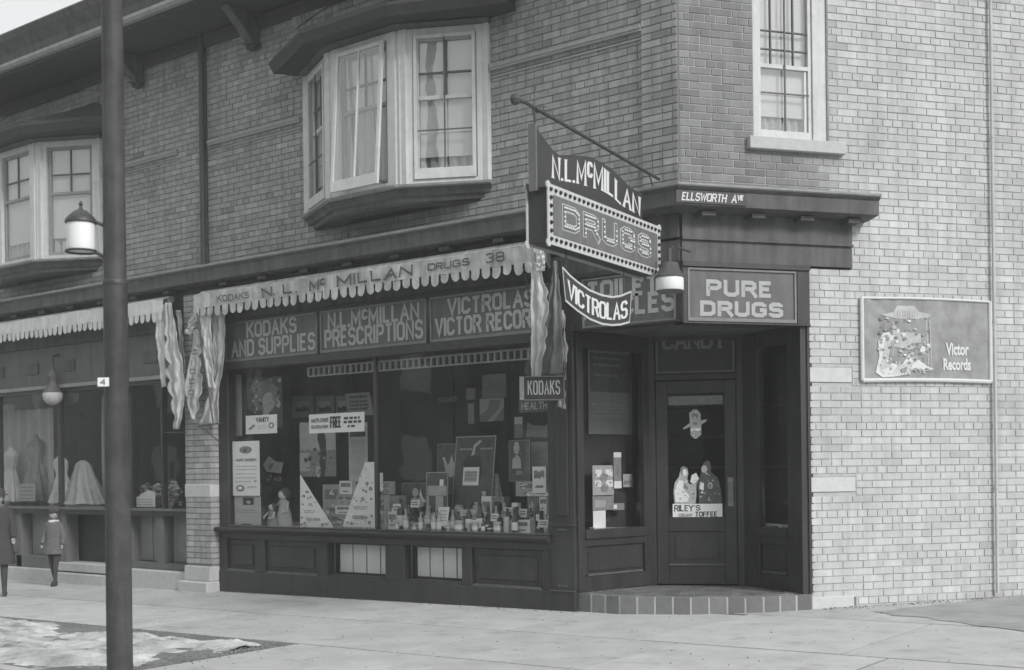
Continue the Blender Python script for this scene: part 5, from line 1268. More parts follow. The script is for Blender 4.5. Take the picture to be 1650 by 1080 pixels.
c = Card(F, 556, 600, 633, 670, -.6, 'box_m', 'slanted grey sign board lettered in dark lines beside the centre mullion', 'board', skew=.0, shape=[(.14, 0), (1.05, 0), (.9, 1), (0, 1)]); c.lines(.16, .86, [.82, .62, .46, .30], 'ink', .05, 8)
c = Card(F, 483, 541, 680, 768, -.42, 'paper_g', 'large grey poster with a dark tapering figure behind the white FREE banner', 'poster'); c.rect('ink_g', .0, 1, .0, .48); c.poly('ink', [(.46, .0), (.60, .42), (.50, .70), (.56, .93), (.66, .93), (.74, .68), (.74, .38), (.70, .0)]); c.rect('paper_g', .0, .28, .1, .44); c.oval('paper_g', .52, .10, .07, .12); c.scatter(14, .05, .95, .05, .5, ('ink', 'box_m'), .06, 8)
c = Card(F, 562, 592, 681, 776, -.30, 'paper_g', 'tall pale strip poster with a dark head panel right of the FREE banner', 'poster'); c.rect('ink', .08, .92, .76, .92); c.lines(.1, .9, [.70 - .03 * k for k in range(20)], h=.005, seed=3)
c = Card(F, 498, 587, 666, 697, -.02, 'paper', 'white paper banner lettered FREE stuck on the drug window glass', 'banner'); c.text('MAYFLOWER', .04, .36, .56, .78, 'ink', .2); c.text('COLD CREAM SOAP', .04, .36, .24, .42, 'ink_g', .2); c.text('FREE', .39, .60, .24, .84, 'ink', .17); c.lines(.62, .95, [.72, .52], 'ink', .06, 6); c.lines(.70, .90, [.30], 'ink', .05, 7)
def tri(x0, x1, y0, y1, flip, label):
    sh = [(0, 0), (1, 0), (.02, 1)] if not flip else [(0, 0), (1, 0), (1, 1), (.72, 1)]
    c = Card(F, x0, x1, y0, y1, -.10, 'paper', label, 'card', 'show_card', 'triangular cards in the window', stand=False, shape=sh)
    fl = (lambda i: i) if not flip else (lambda i: 1 - i)
    for (a, b, r) in ((.12, .60, .05), (.22, .68, .045), (.25, .56, .03), (.33, .58, .03), (.10, .45, .03), (.15, .10, .035), (.68, .08, .04), (.8, .09, .03), (.08, .20, .03)): c.oval('ink', fl(a), b, r, r * .55); c.oval('paper', fl(a), b, r * .4, r * .22)
    c.text('10', fl(.34) - .05, fl(.34) + .05, .42, .47, 'ink', .2); c.text('COLD CREAM', .22 if not flip else .36, .62 if not flip else .80, .15, .20, 'ink_g', .2); c.lines(.15 if not flip else .40, .5 if not flip else .85, [.33, .30], h=.006); c.lines(.03, .97 if not flip else .99, [.015], 'ink_g', .01); c.scatter(22, .02, .98, .03, .95, ('ink_g', 'ink', 'box_m'), .022, 5, sh)
    return c
tri(483, 538, 765, 852, False, 'white triangular card with printed flowers sloping down to the right')
tri(550, 604, 745, 852, True, 'white triangular card with printed flowers rising against the centre mullion')
# rounded hat-like dome, doll heads and bouquets at lower left
def lump(px_, py_, w_, h_, o, m, name, label, cat, parts=()):
    u, zt = F.px(px_, py_ - h_, o); zb = max(FLOOR, F.px(px_, py_, o)[1]); s_ = abs(F.px(px_ - w_ / 2, py_, o)[0] - F.px(px_ + w_ / 2, py_, o)[0]) / 2
    c0 = F.pt(u, zb, o); H = zt - zb
    mb = MB(); mb.lathe(c0, [(s_ * r, H * t) for r, t in ((1.25, 0), (1.2, .06), (.98, .10), (.95, .4), (.8, .7), (.5, .92), (.12, 1))], 16, sy=.7)
    ob = mb.build(name, M[m], loc=c0, smooth=True); tag(ob, label, cat)
    for (dx, dz, r, m2, nm) in parts: mb = MB(); mb.lathe(c0 + Vector((dx, -.02, dz)), [(r * math.sin(math.pi * k / 6) + .001, -r * math.cos(math.pi * k / 6)) for k in range(7)], 10); mb.build(nm, M[m2], ob, smooth=True)
    return ob
lump(413, 845, 34, 32, -.22, 'metal', 'domed_hat', 'dark rounded domed hat at the lower left corner of the drug window', 'hat', [(.02, .10, .05, 'ink_g', 'badge')])
# doll with pale face
def figure(px_, y0, y1, o, face, dress, label, wpx=16, name='doll'):
    u, zt = F.px(px_, y0, o); c0 = F.pt(u, FLOOR, o); H = zt - FLOOR; s_ = abs(F.px(px_ - wpx / 2, y1, o)[0] - F.px(px_ + wpx / 2, y1, o)[0]) / 2
    mb = MB(); mb.lathe(c0, [(s_ * 1.3, 0), (s_ * 1.1, H * .3), (s_ * .7, H * .55), (s_ * .8, H * .66), (s_ * .3, H * .72)], 12, sy=.7); ob = mb.build(name, M[dress], loc=c0, smooth=True); tag(ob, label, 'doll')
    r = H * .15; mb = MB(); mb.lathe(c0 + Vector((0, 0, H * .84)), [(r * math.sin(math.pi * k / 8) + .001, -r * math.cos(math.pi * k / 8)) for k in range(9)], 12); mb.build('head', M[face], ob, smooth=True)
    mb = MB(); mb.lathe(c0 + Vector((.012, .02, H * .87)), [(r * 1.12 * math.sin(math.pi * k / 8) + .001, -r * 1.1 * math.cos(math.pi * k / 8)) for k in range(9)], 12); mb.build('hair', M['ink'], ob, smooth=True)
    for sg_ in (-1, 1): mb = MB(); mb.tube([c0 + Vector((sg_ * s_ * .8, -.01, H * .62)), c0 + Vector((sg_ * s_ * 1.2, -.06, H * .42)), c0 + Vector((sg_ * s_ * .6, -.10, H * .36))], [.014, .012, .009], 6); mb.build('arm', M[face], ob, smooth=True)
    return ob
figure(457, 788, 846, -.30, 'cloth_l', 'paper_g', 'doll with pale round face and dark hair among the lower left goods', 18)
figure(438, 812, 846, -.18, 'skin_p', 'ink_g', 'small dark-dressed doll beside the domed hat', 12)
# bouquets of paper flowers
def bouquet(fr, px_, y0, y1, o, wpx, n, label, floor=FLOOR, mats=('cloth_l', 'paper_g', 'ink_g')):
    u, zt = fr.px(px_, y0, o); H = zt - floor; s_ = abs(fr.px(px_ - wpx / 2, y1, o)[0] - fr.px(px_ + wpx / 2, y1, o)[0]) / 2; c0 = fr.pt(u, floor, o)
    e = bpy.data.objects.new('flower_bunch', None); COL.objects.link(e); e.location = c0; LOC[e.name] = c0; tag(e, label, 'flowers')
    rnd = random.Random(int(px_))
    for k in range(n):
        p = fr.pt(u + rnd.uniform(-s_, s_), floor + H * rnd.uniform(.12, .95), o + rnd.uniform(-.06, .06)); r = s_ * rnd.uniform(.16, .30)
        mb = MB()
        for q in range(6):
            t_ = 2 * math.pi * q / 6 + rnd.random(); mb.lathe(p + Vector((math.cos(t_) * r * .6, -.01, math.sin(t_) * r * .6)), [(.001, -r * .3), (r * .45, 0), (.001, r * .3)], 6)
        mb.build('flower', M[rnd.choice(mats)], e)
    return e
bouquet(F, 432, 806, 846, -.38, 26, 7, 'bunch of paper flowers behind the small dark doll')
bouquet(F, 443, 765, 790, -.62, 20, 5, 'small bunch of pale flowers high behind the doll', F.px(443, 792, -.62)[1])
# boxes
def carton(fr, x0, x1, y0, y1, o, dep, m, label, floor=None, band='ink_g', group=None, fr_txt=None, name='carton'):
    u0, u1 = fr.px(x0, y1, o)[0], fr.px(x1, y1, o)[0]; z1 = fr.px((x0 + x1) / 2, y0, o)[1]; z0 = floor if floor is not None else fr.px((x0 + x1) / 2, y1, o)[1]
    mb = MB(); mb.box(fr, u0, u1, z0, z1, o - dep, o, random.random()); c0 = fr.pt((u0 + u1) / 2, z0, o); ob = mb.build(name, M[m], loc=c0, bevel=.002); tag(ob, label, 'box', group)
    mb = MB(); a, b = min(u0, u1), max(u0, u1); W = b - a; H = z1 - z0
    mb.box(fr, a + W * .12, b - W * .12, z0 + H * .55, z0 + H * .85, o + .0005, o + .0015); mb.box(fr, a + W * .2, b - W * .2, z0 + H * .18, z0 + H * .28, o + .0005, o + .0015)
    mb.build('box_label', M[band], ob); rr = random.Random(int(x0 * 7 + y0)); mb = MB()
    for q in range(5):
        ux, zx = rr.uniform(a + W * .15, b - W * .25), rr.uniform(z0 + H * .1, z1 - H * .2); mb.quad(fr.pt(ux, zx, o + .002), fr.pt(ux + W * rr.uniform(.06, .2), zx, o + .002), fr.pt(ux + W * rr.uniform(.06, .2), zx + H * rr.uniform(.03, .12), o + .002), fr.pt(ux, zx + H * rr.uniform(.03, .1), o + .002))
    mb.build('small_print', M['paper' if band.startswith('ink') else 'ink'], ob, recalc=False)['kind'] = 'stuff'; return ob
cart = [
 (F, 520, 548, 781, 806, -.50, .10, 'paper_g', 'pale carton with a dark square behind the left triangular card', FLOOR + .12),
 (F, 547, 567, 775, 797, -.46, .08, 'paper', 'small white carton on top of the stacked pale boxes', None),
 (F, 542, 570, 798, 814, -.44, .10, 'paper_g', 'flat pale box second from the top in the stack between the triangles', None),
 (F, 540, 567, 815, 829, -.40, .12, 'paper', 'flat white box third in the stack between the triangles', None),
 (F, 530, 562, 830, 848, -.36, .14, 'paper_g', 'wide pale box at the bottom between the triangular cards', FLOOR),
 (F, 607, 613, 762, 792, -.2, .05, 'paper', 'slim white box standing just right of the centre mullion', None),
 (F, 614, 630, 776, 797, -.30, .08, 'paper_g', 'small pale carton lettered on its front right of the mullion', None),
 (F, 608, 621, 798, 850, -.22, .10, 'paper_g', 'pale upright box at the foot of the centre mullion', FLOOR),
 (F, 622, 645, 799, 850, -.30, .12, 'box_m', 'grey upright box with a swirl print near the centre mullion', FLOOR),
 (F, 776, 792, 800, 836, -.42, .10, 'paper', 'tall white carton beside the big bottle poster', FLOOR),
 (F, 792, 812, 801, 838, -.45, .12, 'box_m', 'grey carton backing the tall white carton', FLOOR),
 (F, 831, 890, 776, 800, -.55, .10, 'paper_g', 'long pale box lying crosswise near the right end of the window', None),
 (F, 858, 880, 752, 794, -.42, .06, 'paper', 'white carton with a figure print standing on the long box', None),
 (F, 849, 884, 794, 800, -.38, .12, 'paper', 'thin white flat box under the standing carton', None),
 (F, 850, 868, 801, 825, -.42, .10, 'box_m', 'grey flowered carton in the right hand stack', None),
 (F, 869, 882, 801, 825, -.40, .08, 'paper', 'narrow white carton in the right hand stack', None),
 (F, 850, 880, 826, 853, -.44, .12, 'paper_g', 'pale wide carton at the bottom of the right hand stack', FLOOR),
 (F, 881, 889, 801, 853, -.30, .08, 'box_m', 'slim grey box against the right window post', FLOOR),
 (F, 822, 854, 838, 856, -.18, .10, 'paper', 'white open carton lying at the front right of the window', FLOOR),
 (F, 676, 692, 800, 850, -.50, .1, 'ink_g', 'dark upright box behind the bottles left of the bottle poster', FLOOR),
]
for a in cart: carton(*a[:9], floor=a[9], group='cartons and boxes in the drug window')
# posters right bay
c = Card(F, 725, 789, 703, 850, -.50, 'paper_d', 'tall dark poster of a large labelled bottle with pale edge', 'poster', lean=.06, skew=.10); c.edge('letter', .04); c.lines(.12, .42, [.86], 'letter', .010, 3); c.lines(.62, .92, [.86], 'letter', .010, 4)
c.poly('ink', [(.22, .50), (.22, .72), (.34, .78), (.60, .78), (.68, .70), (.68, .50)]); c.rect('paper', .24, .64, .46, .66); c.rect('paper_g', .28, .60, .50, .62); c.lines(.30, .58, [.60, .57, .53], 'ink_g', .006, 7); c.poly('skin_p', [(.42, .78), (.50, .80), (.52, .88), (.66, .94), (.62, .96), (.46, .90)])
c = Card(F, 703, 738, 715, 795, -.62, 'paper_d', 'dark poster with a waving figure partly hidden by the bottle poster', 'poster', lean=.03); c.edge('ink_g', .03); c.poly('skin_p', [(.45, .35), (.32, .62), (.24, .72), (.34, .74), (.50, .56), (.60, .66), (.66, .78), (.74, .66), (.85, .55), (.9, .4), (.7, .32)])
c = Card(F, 686, 721, 761, 845, -.36, 'paper_d', 'framed card with a pale bottle and box picture left of the bottle poster', 'card', lean=.02); c.edge('letter', .035); c.rect('paper_g', .06, .94, .55, .74); c.rect('paper', .62, .80, .74, .86); c.rect('paper_g', .05, .14, .1, .54); c.rect('paper_g', .45, .80, .15, .54)
c = Card(F, 648, 690, 778, 838, -.48, 'paper_d', 'dark card with a pale seated couple picture near the mullion', 'card'); c.edge('ink_g', .03); c.scatter(10, .3, .9, .2, .7, ('ink_g', 'paper_g'), .05, 6); c.oval('skin_p', .52, .74, .12, .12); c.poly('skin_p', [(.34, .36), (.36, .55), (.50, .62), (.62, .56), (.75, .62), (.9, .5), (.8, .34)]); c.poly('paper', [(.68, .66), (.72, .84), (.8, .6), (.95, .5), (.8, .48)])
c = Card(F, 703, 720, 817, 848, -.14, 'paper', 'small tilted white price card leaning among the bottles', 'card', skew=.25); c.lines(.15, .85, [.8, .6, .45, .3], h=.02, seed=11)
c = Card(F, 820, 854, 709, 776, -.58, 'paper_d', 'dark poster of a fair-haired woman right of the bottle poster', 'poster'); c.edge('ink_g', .03); woman(c, .38, .78, .13, hair='skin_p', dress='skin_p'); c.text('NEW', .36, .66, .16, .26, 'paper_g', .2); c.scatter(6, .2, .6, .55, .9, ('ink_g', 'ink'), .05, 6)
c = Card(F, 856, 890, 712, 752, -.75, 'box_m', 'grey shaded board behind the cartons at the right end', 'board'); c.poly('ink_g', [(0, .55), (.4, .75), (1, .85), (1, .6), (0, .4)])
c = Card(F, 777, 815, 603, 641, -1.0, 'box_m', 'upper grey picture of trees hanging at the right of the window', 'picture'); c.poly('ink_g', [(0, 0), (1, 0), (1, .55), (.75, .75), (.6, .62), (.35, .75), (.25, .5), (0, .45)])
c = Card(F, 773, 812, 642, 679, -1.0, 'paper_g', 'lower picture of a pale path between hills hanging at the right', 'picture'); c.poly('ink_g', [(0, .0), (0, .25), (.35, .55), (.40, .95), (.9, .9), (.8, .55), (.3, .0)]); c.poly('ink_g', [(.6, 0), (1, .6), (1, 0)])
c = Card(F, 829, 842, 672, 706, -.8, 'skin_p', 'slim pale upright card above the fair-haired woman poster', 'card'); c.rect('ink_g', .0, 1, .0, .66)
c = Card(F, 848, 884, 680, 706, -.8, 'ink_g', 'dim grey banner sagging near the right post', 'banner', shape=[(0, .1), (.95, 0), (1, .9), (.85, .75), (.3, .8), (.05, 1)]); c.lines(.1, .9, [.5, .35], 'box_m', .03, 3)
Card(F, 751, 766, 625, 644, -.95, 'ink_g', 'small dim square card high at the back beside the hanging pictures', 'card')
Card(F, 754, 764, 650, 683, -.95, 'box_m', 'narrow grey card hanging under the small dim square', 'card')
c = Card(F, 705, 738, 638, 650, -1.1, 'ink', 'faint dark card lettered KODAKS deep in the window', 'card'); c.text('KODAKS', .05, .95, .2, .8, 'ink_g', .18)
# draped stand (a cloth figure) behind the white carton
mb = MB(); c0 = F.pt(F.px(800, 850, -.6)[0], FLOOR, -.6); zt__ = F.px(800, 763, -.6)[1] - FLOOR
mb.grid(lambda i, j: c0 + Vector(((.16 - .13 * j) * math.cos(2 * math.pi * i) * (1 + .12 * math.sin(i * 44)), (.10 - .08 * j) * math.sin(2 * math.pi * i), zt__ * j)), 60, 8)
tag(mb.build('cloth_drape', M['box_m'], loc=c0, smooth=True, recalc=False), 'grey cloth draped to a point behind the white carton', 'cloth')
# bottles and jars: one of each kind, then copies
def bottle(kind, loc, lab, m, label_m='paper_g'):
    prof = {'tall': [(.022, 0), (.024, .01), (.024, .09), (.010, .115), (.009, .14), (.012, .142), (.012, .152)],
            'jar': [(.028, 0), (.030, .008), (.030, .05), (.024, .058), (.031, .060), (.031, .078)],
            'flask': [(.030, 0), (.032, .01), (.030, .07), (.010, .09), (.010, .11), (.014, .112), (.014, .125)],
            'can': [(.024, 0), (.024, .10), (.020, .104), (.020, .112)]}[kind]
    mb = MB(); mb.lathe(loc, prof, 10); ob = mb.build({'tall': 'bottle', 'jar': 'jar', 'flask': 'flask', 'can': 'tin_can'}[kind], M[m], loc=loc, smooth=True); tag(ob, lab, 'bottle' if kind in ('tall', 'flask') else ('jar' if kind == 'jar' else 'can'), 'bottles and jars along the window')
    r = prof[2][0] + .001; mb = MB(); mb.lathe(loc, [(r, .02), (r, prof[2][1] * .8)], 10); mb.build('paper_label', M[label_m], ob, smooth=True); return ob
protos = {}
rnd = random.Random(5)
where = {(0, 0): 'left of the framed card', (1, 0): 'below the framed card', (2, 0): 'below the bottle poster', (3, 0): 'right of the tall white carton'}
KN = {'tall': ('slender dark bottle', 'bottle'), 'jar': ('squat jar with a wide lid', 'jar'), 'flask': ('round-shouldered flask', 'flask'), 'can': ('straight sided tin', 'tin')}
row = 0
for o in (-.12, -.22, -.34, -.46):
    x = 640 + row * 6
    while x < 838:
        kind = rnd.choice(['tall', 'jar', 'flask', 'can', 'tall']); pale = rnd.random() < .45
        u, _ = F.px(x, 850, o); p = F.pt(u, FLOOR, o)
        spot = 'left of the framed card' if x < 686 else ('below the framed bottle card' if x < 724 else ('in front of the big bottle poster' if x < 778 else 'near the tall white carton'))
        lab = ('pale ' if pale else 'dark ') + {'tall': 'slender bottle', 'jar': 'squat lidded jar', 'flask': 'round-shouldered flask', 'can': 'straight-sided tin'}[kind] + ', ' + ('front', 'second', 'third', 'rear')[row] + ' row ' + spot
        key = (kind, pale)
        if key not in protos: protos[key] = bottle(kind, p, lab, 'bottle_l' if pale else 'ceramic', 'paper' if rnd.random() < .5 else 'ink_g')
        else:
            src = protos[key]; ob = src.copy(); COL.objects.link(ob); ob.location = p; ob['label'] = lab
            for ch in src.children: c_ = ch.copy(); COL.objects.link(c_); c_.parent = ob
            sz_ = rnd.uniform(1.1, 1.8) * (1 + .18 * row); ob.scale = (sz_ * .95, sz_ * .95, sz_ * rnd.uniform(.9, 1.2))
        x += rnd.uniform(8, 17)
    row += 1
OR_ = ['', 'second ', 'third ', 'fourth ', 'fifth ', 'sixth ']
seen_ = {}
for ob in sorted([o for o in bpy.data.objects if o.get('group') == 'bottles and jars along the window'], key=lambda o: o.location.x):
    l_ = ob['label']; n_ = seen_.get(l_, 0); seen_[l_] = n_ + 1
    if n_: ob['label'] = OR_[n_] + l_
# ---- entrance side light display (left splay)
c = Card(SL, 955, 989, 750, 798, -.12, 'paper_g', 'tall patterned show card with star prints in the entrance side window', 'card'); c.rect('paper', .12, .42, .62, .86); c.rect('paper', .60, .95, .62, .86); c.rect('paper', .1, .4, .28, .5); c.rect('paper', .6, .95, .28, .5); c.oval('box_m', .5, .58, .18, .16); c.oval('box_m', .55, .24, .18, .14); c.scatter(12, .1, .95, .1, .9, ('ink_g', 'paper'), .06, 2)
c = Card(SL, 955, 989, 799, 822, -.14, 'box_m', 'grey box with pale marks under the patterned card in the side window', 'box', 'carton'); c.rect('paper_g', .1, .6, .2, .7)
c = Card(SL, 956, 976, 823, 852, -.12, 'paper', 'plain white card at the bottom left of the entrance side window', 'card')
c = Card(SL, 989, 1001, 729, 787, -.10, 'box_m', 'slim tall printed cylinder in the entrance side window', 'can', 'tall_tin'); c.rect('paper', 0, 1, .86, 1); c.rect('paper', 0, 1, 0, .2); c.oval('ink_g', .5, .5, .3, .12)
c = Card(SL, 1004, 1019, 764, 785, -.2, 'paper_g', 'small grey square card at the right of the side window', 'card'); c.rect('ink_g', .1, .9, .2, .5)
c = Card(SL, 984, 1006, 811, 822, -.16, 'box_m', 'small patterned strip card low in the entrance side window', 'card'); c.rect('paper', .2, .45, .2, .8)
for k, (x0, x1) in enumerate(((958, 975), (976, 992), (994, 1016))): carton(SL, x0, x1, 850, 860, -.06, .08, ('paper', 'box_m', 'paper_g')[k], ('white', 'dark grey', 'pale grey')[k] + ' low box on the sill of the entrance side window', name='carton')
c = Card(SL, 948, 1018, 565, 700, -.24, 'ink_g', 'dim dark poster high in the entrance side window', 'poster'); c.rect('paper_d', .04, .96, .5, .96); c.lines(.1, .7, [.9, .82, .7], 'ink_g', .012, 3); c.lines(.05, .9, [.35, .31, .27, .22], 'box_m', .014, 8)
sd_ = MB(); sd_.box(SL, .02, SL.len - .02, .70, .79, -.27, -.06); sd_.box(SL, .02, SL.len - .02, .79, 2.9, -.29, -.275); sd_.build('side_display_floor', M['shop_dark'], shop)
carton(SR, 1228, 1258, 845, 856, -.10, .1, 'paper', 'white flat carton lying behind the right entrance glass', name='carton')
# ---- on the door glass
c = Card(DF, 1084, 1164, 812, 836, -.004, 'paper', "white strip sign lettered RILEY'S TOFFEE on the door glass", 'sign', 'door_sign'); c.text('RILEY', .03, .42, .50, .92, 'ink', .17, .01); c.text("'S", .44, .56, .55, .92, 'ink', .17); c.text('CREAMY', .12, .40, .14, .36, 'ink_g', .16); c.text('TOFFEE', .45, .90, .14, .48, 'ink', .18)
def cutout(x0, x1, y0, y1, pts, m, label, extra):
    c = Card(DF, x0, x1, y0, y1, -.004, m, label, 'cutout', 'picture_cutout', shape=pts, th=.003)
    for e in extra: getattr(c, e[0])(*e[1:])
    c.scatter(9, .05, .95, .05, .95, ('ink_g', 'skin_p', 'paper', 'ink'), .05, 3, pts)
    return c
cutout(1085, 1122, 750, 812, [(.05, 0), (0, .3), (.06, .55), (.25, .70), (.3, .84), (.45, .98), (.62, .92), (.66, .78), (.60, .66), (.72, .5), (1, .55), (1, .2), (.95, 0)], 'skin_p', 'picture cutout of a girl in a pale dress on the door glass',
       [('oval', 'ink_g', .46, .86, .15, .12), ('oval', 'paper', .50, .82, .09, .09), ('poly', 'paper', [(.08, .05), (.05, .35), (.25, .62), (.45, .60), (.42, .4), (.7, .2), (.6, .05)]), ('poly', 'ink_g', [(.5, .52), (.65, .42), (.62, .36), (.46, .44)])])
cutout(1122, 1163, 742, 812, [(.1, 0), (.08, .3), (0, .5), (.15, .62), (.2, .78), (.3, .96), (.5, 1), (.6, .88), (.56, .74), (.85, .6), (.98, .3), (1, 0)], 'paper_d', 'picture cutout of a dark suited boy on the door glass',
       [('oval', 'skin_p', .32, .80, .12, .09), ('poly', 'paper', [(.12, .35), (.14, .5), (.3, .48), (.28, .3)]), ('oval', 'paper_g', .55, .42, .10, .08), ('oval', 'paper_d', .56, .42, .06, .05)])
c = cutout(1112, 1126, 762, 780, [(0, .2), (.2, .8), (.7, 1), (1, .5), (.8, 0), (.3, 0)], 'paper', 'small white basket shape between the two cutout children', [])
c = cutout(1101, 1139, 660, 707, [(.30, .42), (0, .32), (.0, .38), (.28, .54), (.26, .86), (.42, 1), (.60, 1), (.74, .84), (.74, .62), (1, .66), (1, .60), (.76, .48), (.76, .14), (.56, 0), (.46, 0), (.30, .14)], 'paper_g', 'pale winged crest sticker in the middle of the door glass',
       [('oval', 'ink_g', .5, .78, .14, .10), ('rect', 'paper', .32, .72, .26, .36), ('oval', 'ink_g', .5, .52, .10, .06)])

# ---- dress shop display
DFL = .932
def fill_drape(px_, y0, y1, o, wt, wb, m, label, name, cat, lean=0):
    u, zt = F.px(px_, y0, o); zb = max(DFL, F.px(px_, y1, o)[1]); sc = abs(F.px(px_, y1, o)[0] - F.px(px_ + 1, y1, o)[0]); c0 = F.pt(u, zb, o)
    PR = [(0, 1), (.25, .72), (.45, .50), (.58, .36), (.70, .46), (.84, .52), (.91, .36), (.95, .16), (1, .14)] if name != 'draped_cloth' else [(0, 1), (.1, .88), (.35, .70), (.7, .48), (.92, .34), (1, .12)]
    def prof(j):
        for (a, ra), (b, rb) in zip(PR[:-1], PR[1:]):
            if j <= b: return ra + (rb - ra) * (j - a) / (b - a)
        return PR[-1][1]
    def cf(i, j):
        th = 2 * math.pi * i; r = prof(j) * wb / 2; fold = 1 + .16 * (1 - j) ** .6 * math.sin(th * 9 + 2 * noise.noise(Vector((i * 4, j * 2, px_)))) + .10 * noise.noise(Vector((math.cos(th) * 2, math.sin(th) * 2, j * 4 + px_)))
        return c0 + Vector((sc * (r * math.cos(th) * fold + lean * (1 - j)), .6 * sc * r * math.sin(th) * fold, (zt - zb) * (j + .012 * math.sin(th * 5) * (1 - j))))
    mb = MB(); mb.grid(cf, 96, 28)
    ob = mb.build(name, M[m], loc=c0, smooth=True, recalc=False); tag(ob, label, cat); return ob, c0, zt
fill_drape(133, 742, 812, -.3, 10, 52, 'paper_g', 'grey cloth draped in a tall cone in the dress shop window', 'draped_cloth', 'cloth', 4)
fill_drape(97, 732, 810, -.25, 16, 34, 'cloth_l', 'white garment draped on a stand beside the window mullion', 'draped_garment', 'garment', 5)
fill_drape(18, 720, 808, -.3, 26, 34, 'cloth_l', 'white blouse on a stand at the far left of the dress shop window', 'draped_garment', 'garment', -3)
fill_drape(58, 700, 806, -.45, 34, 40, 'box_m', 'broad grey coat form between the white blouse and the mullion', 'coat_form', 'garment', 0)
c = Card(F, 30, 56, 780, 808, -.12, 'paper_g', 'pale card with dark stripes at the foot of the grey coat form', 'card'); 
for k in range(4): c.rect('ink_g', .1, .95, .12 + .22 * k, .18 + .22 * k)
c = Card(F, 0, 24, 652, 716, -.9, 'skin_p', 'pale panel at the back of the dress shop window', 'panel')
bouquet(F, 92, 783, 812, -.15, 20, 6, 'small dark flowers at the foot of the white draped garment', DFL, ('ink_g', 'ink', 'box_m'))
bouquet(F, 258, 778, 818, -.30, 66, 20, 'trimmed hats and paper flowers piled behind the glass right of the pole', DFL, ('paper_g', 'cloth_l', 'ink_g', 'box_m'))
bouquet(F, 288, 780, 818, -.22, 20, 8, 'dark and pale flowers against the brick pier', DFL, ('paper_g', 'ink', 'cloth_l'))
c = Card(F, 213, 250, 790, 817, -.14, 'paper', 'white lace cloth spread in the corner of the window right of the pole', 'cloth', 'lace_cloth', shape=[(0, 0), (1, 0), (1, .9), (.7, 1), (0, .4)]); c.lines(.1, .9, [.15, .3, .45], 'ink_g', .02, 3)
# hanging globe lamp in front of the dress shop
lp = F.pt(*F.px(85, 636, .12), .12)
gl = thing('hanging_lamp', lp, 'pale glass globe lamp hanging before the dress shop window', 'lamp')
m_ = MB(); m_.lathe(lp, [(.02, -.16), (.09, -.14), (.14, -.08), (.155, .0), (.14, .03), (.10, .05)], 16); m_.build('lamp_globe', M['paper_g'], gl, smooth=True)
m_ = MB(); m_.lathe(lp, [(.15, .035), (.11, .09), (.07, .14), (.06, .22), (.085, .26), (.08, .31), (.04, .36), (.025, .42), (.02, .60)], 16); m_.build('lamp_cap', M['cornice'], gl, smooth=True)
m_ = MB(); m_.tube([lp + Vector((0, 0, .58)), lp + Vector((0, .12, .62))], .015, 6); m_.build('lamp_arm', M['metal'], gl)

# ================================================================== PEOPLE
def skinned(name, joints, bones, mats, pick, parent_loc, parent=None):
    me = bpy.data.meshes.new(name); me.from_pydata([j[0] for j in joints], bones, [])
    ob = bpy.data.objects.new(name, me); COL.objects.link(ob)
    bm = bmesh.new(); bm.from_mesh(me); lay = bm.verts.layers.skin.verify(); bm.verts.ensure_lookup_table()
    for i, j in enumerate(joints): bm.verts[i][lay].radius = (j[1], j[2] if len(j) > 2 else j[1]); bm.verts[i][lay].use_root = (i == 0)
    bm.to_mesh(me); bm.free()
    ob.modifiers.new('s', 'SKIN'); sb2 = ob.modifiers.new('d', 'SUBSURF'); sb2.levels = 2; sb2.render_levels = 2
    dg = bpy.context.evaluated_depsgraph_get(); m2 = bpy.data.meshes.new_from_object(ob.evaluated_get(dg)); bpy.data.objects.remove(ob)
    m2.materials.clear()
    for m in mats: m2.materials.append(m)
    for p in m2.polygons: p.material_index = pick(p.center); p.use_smooth = True
    o2 = bpy.data.objects.new(name, m2); COL.objects.link(o2); return o2
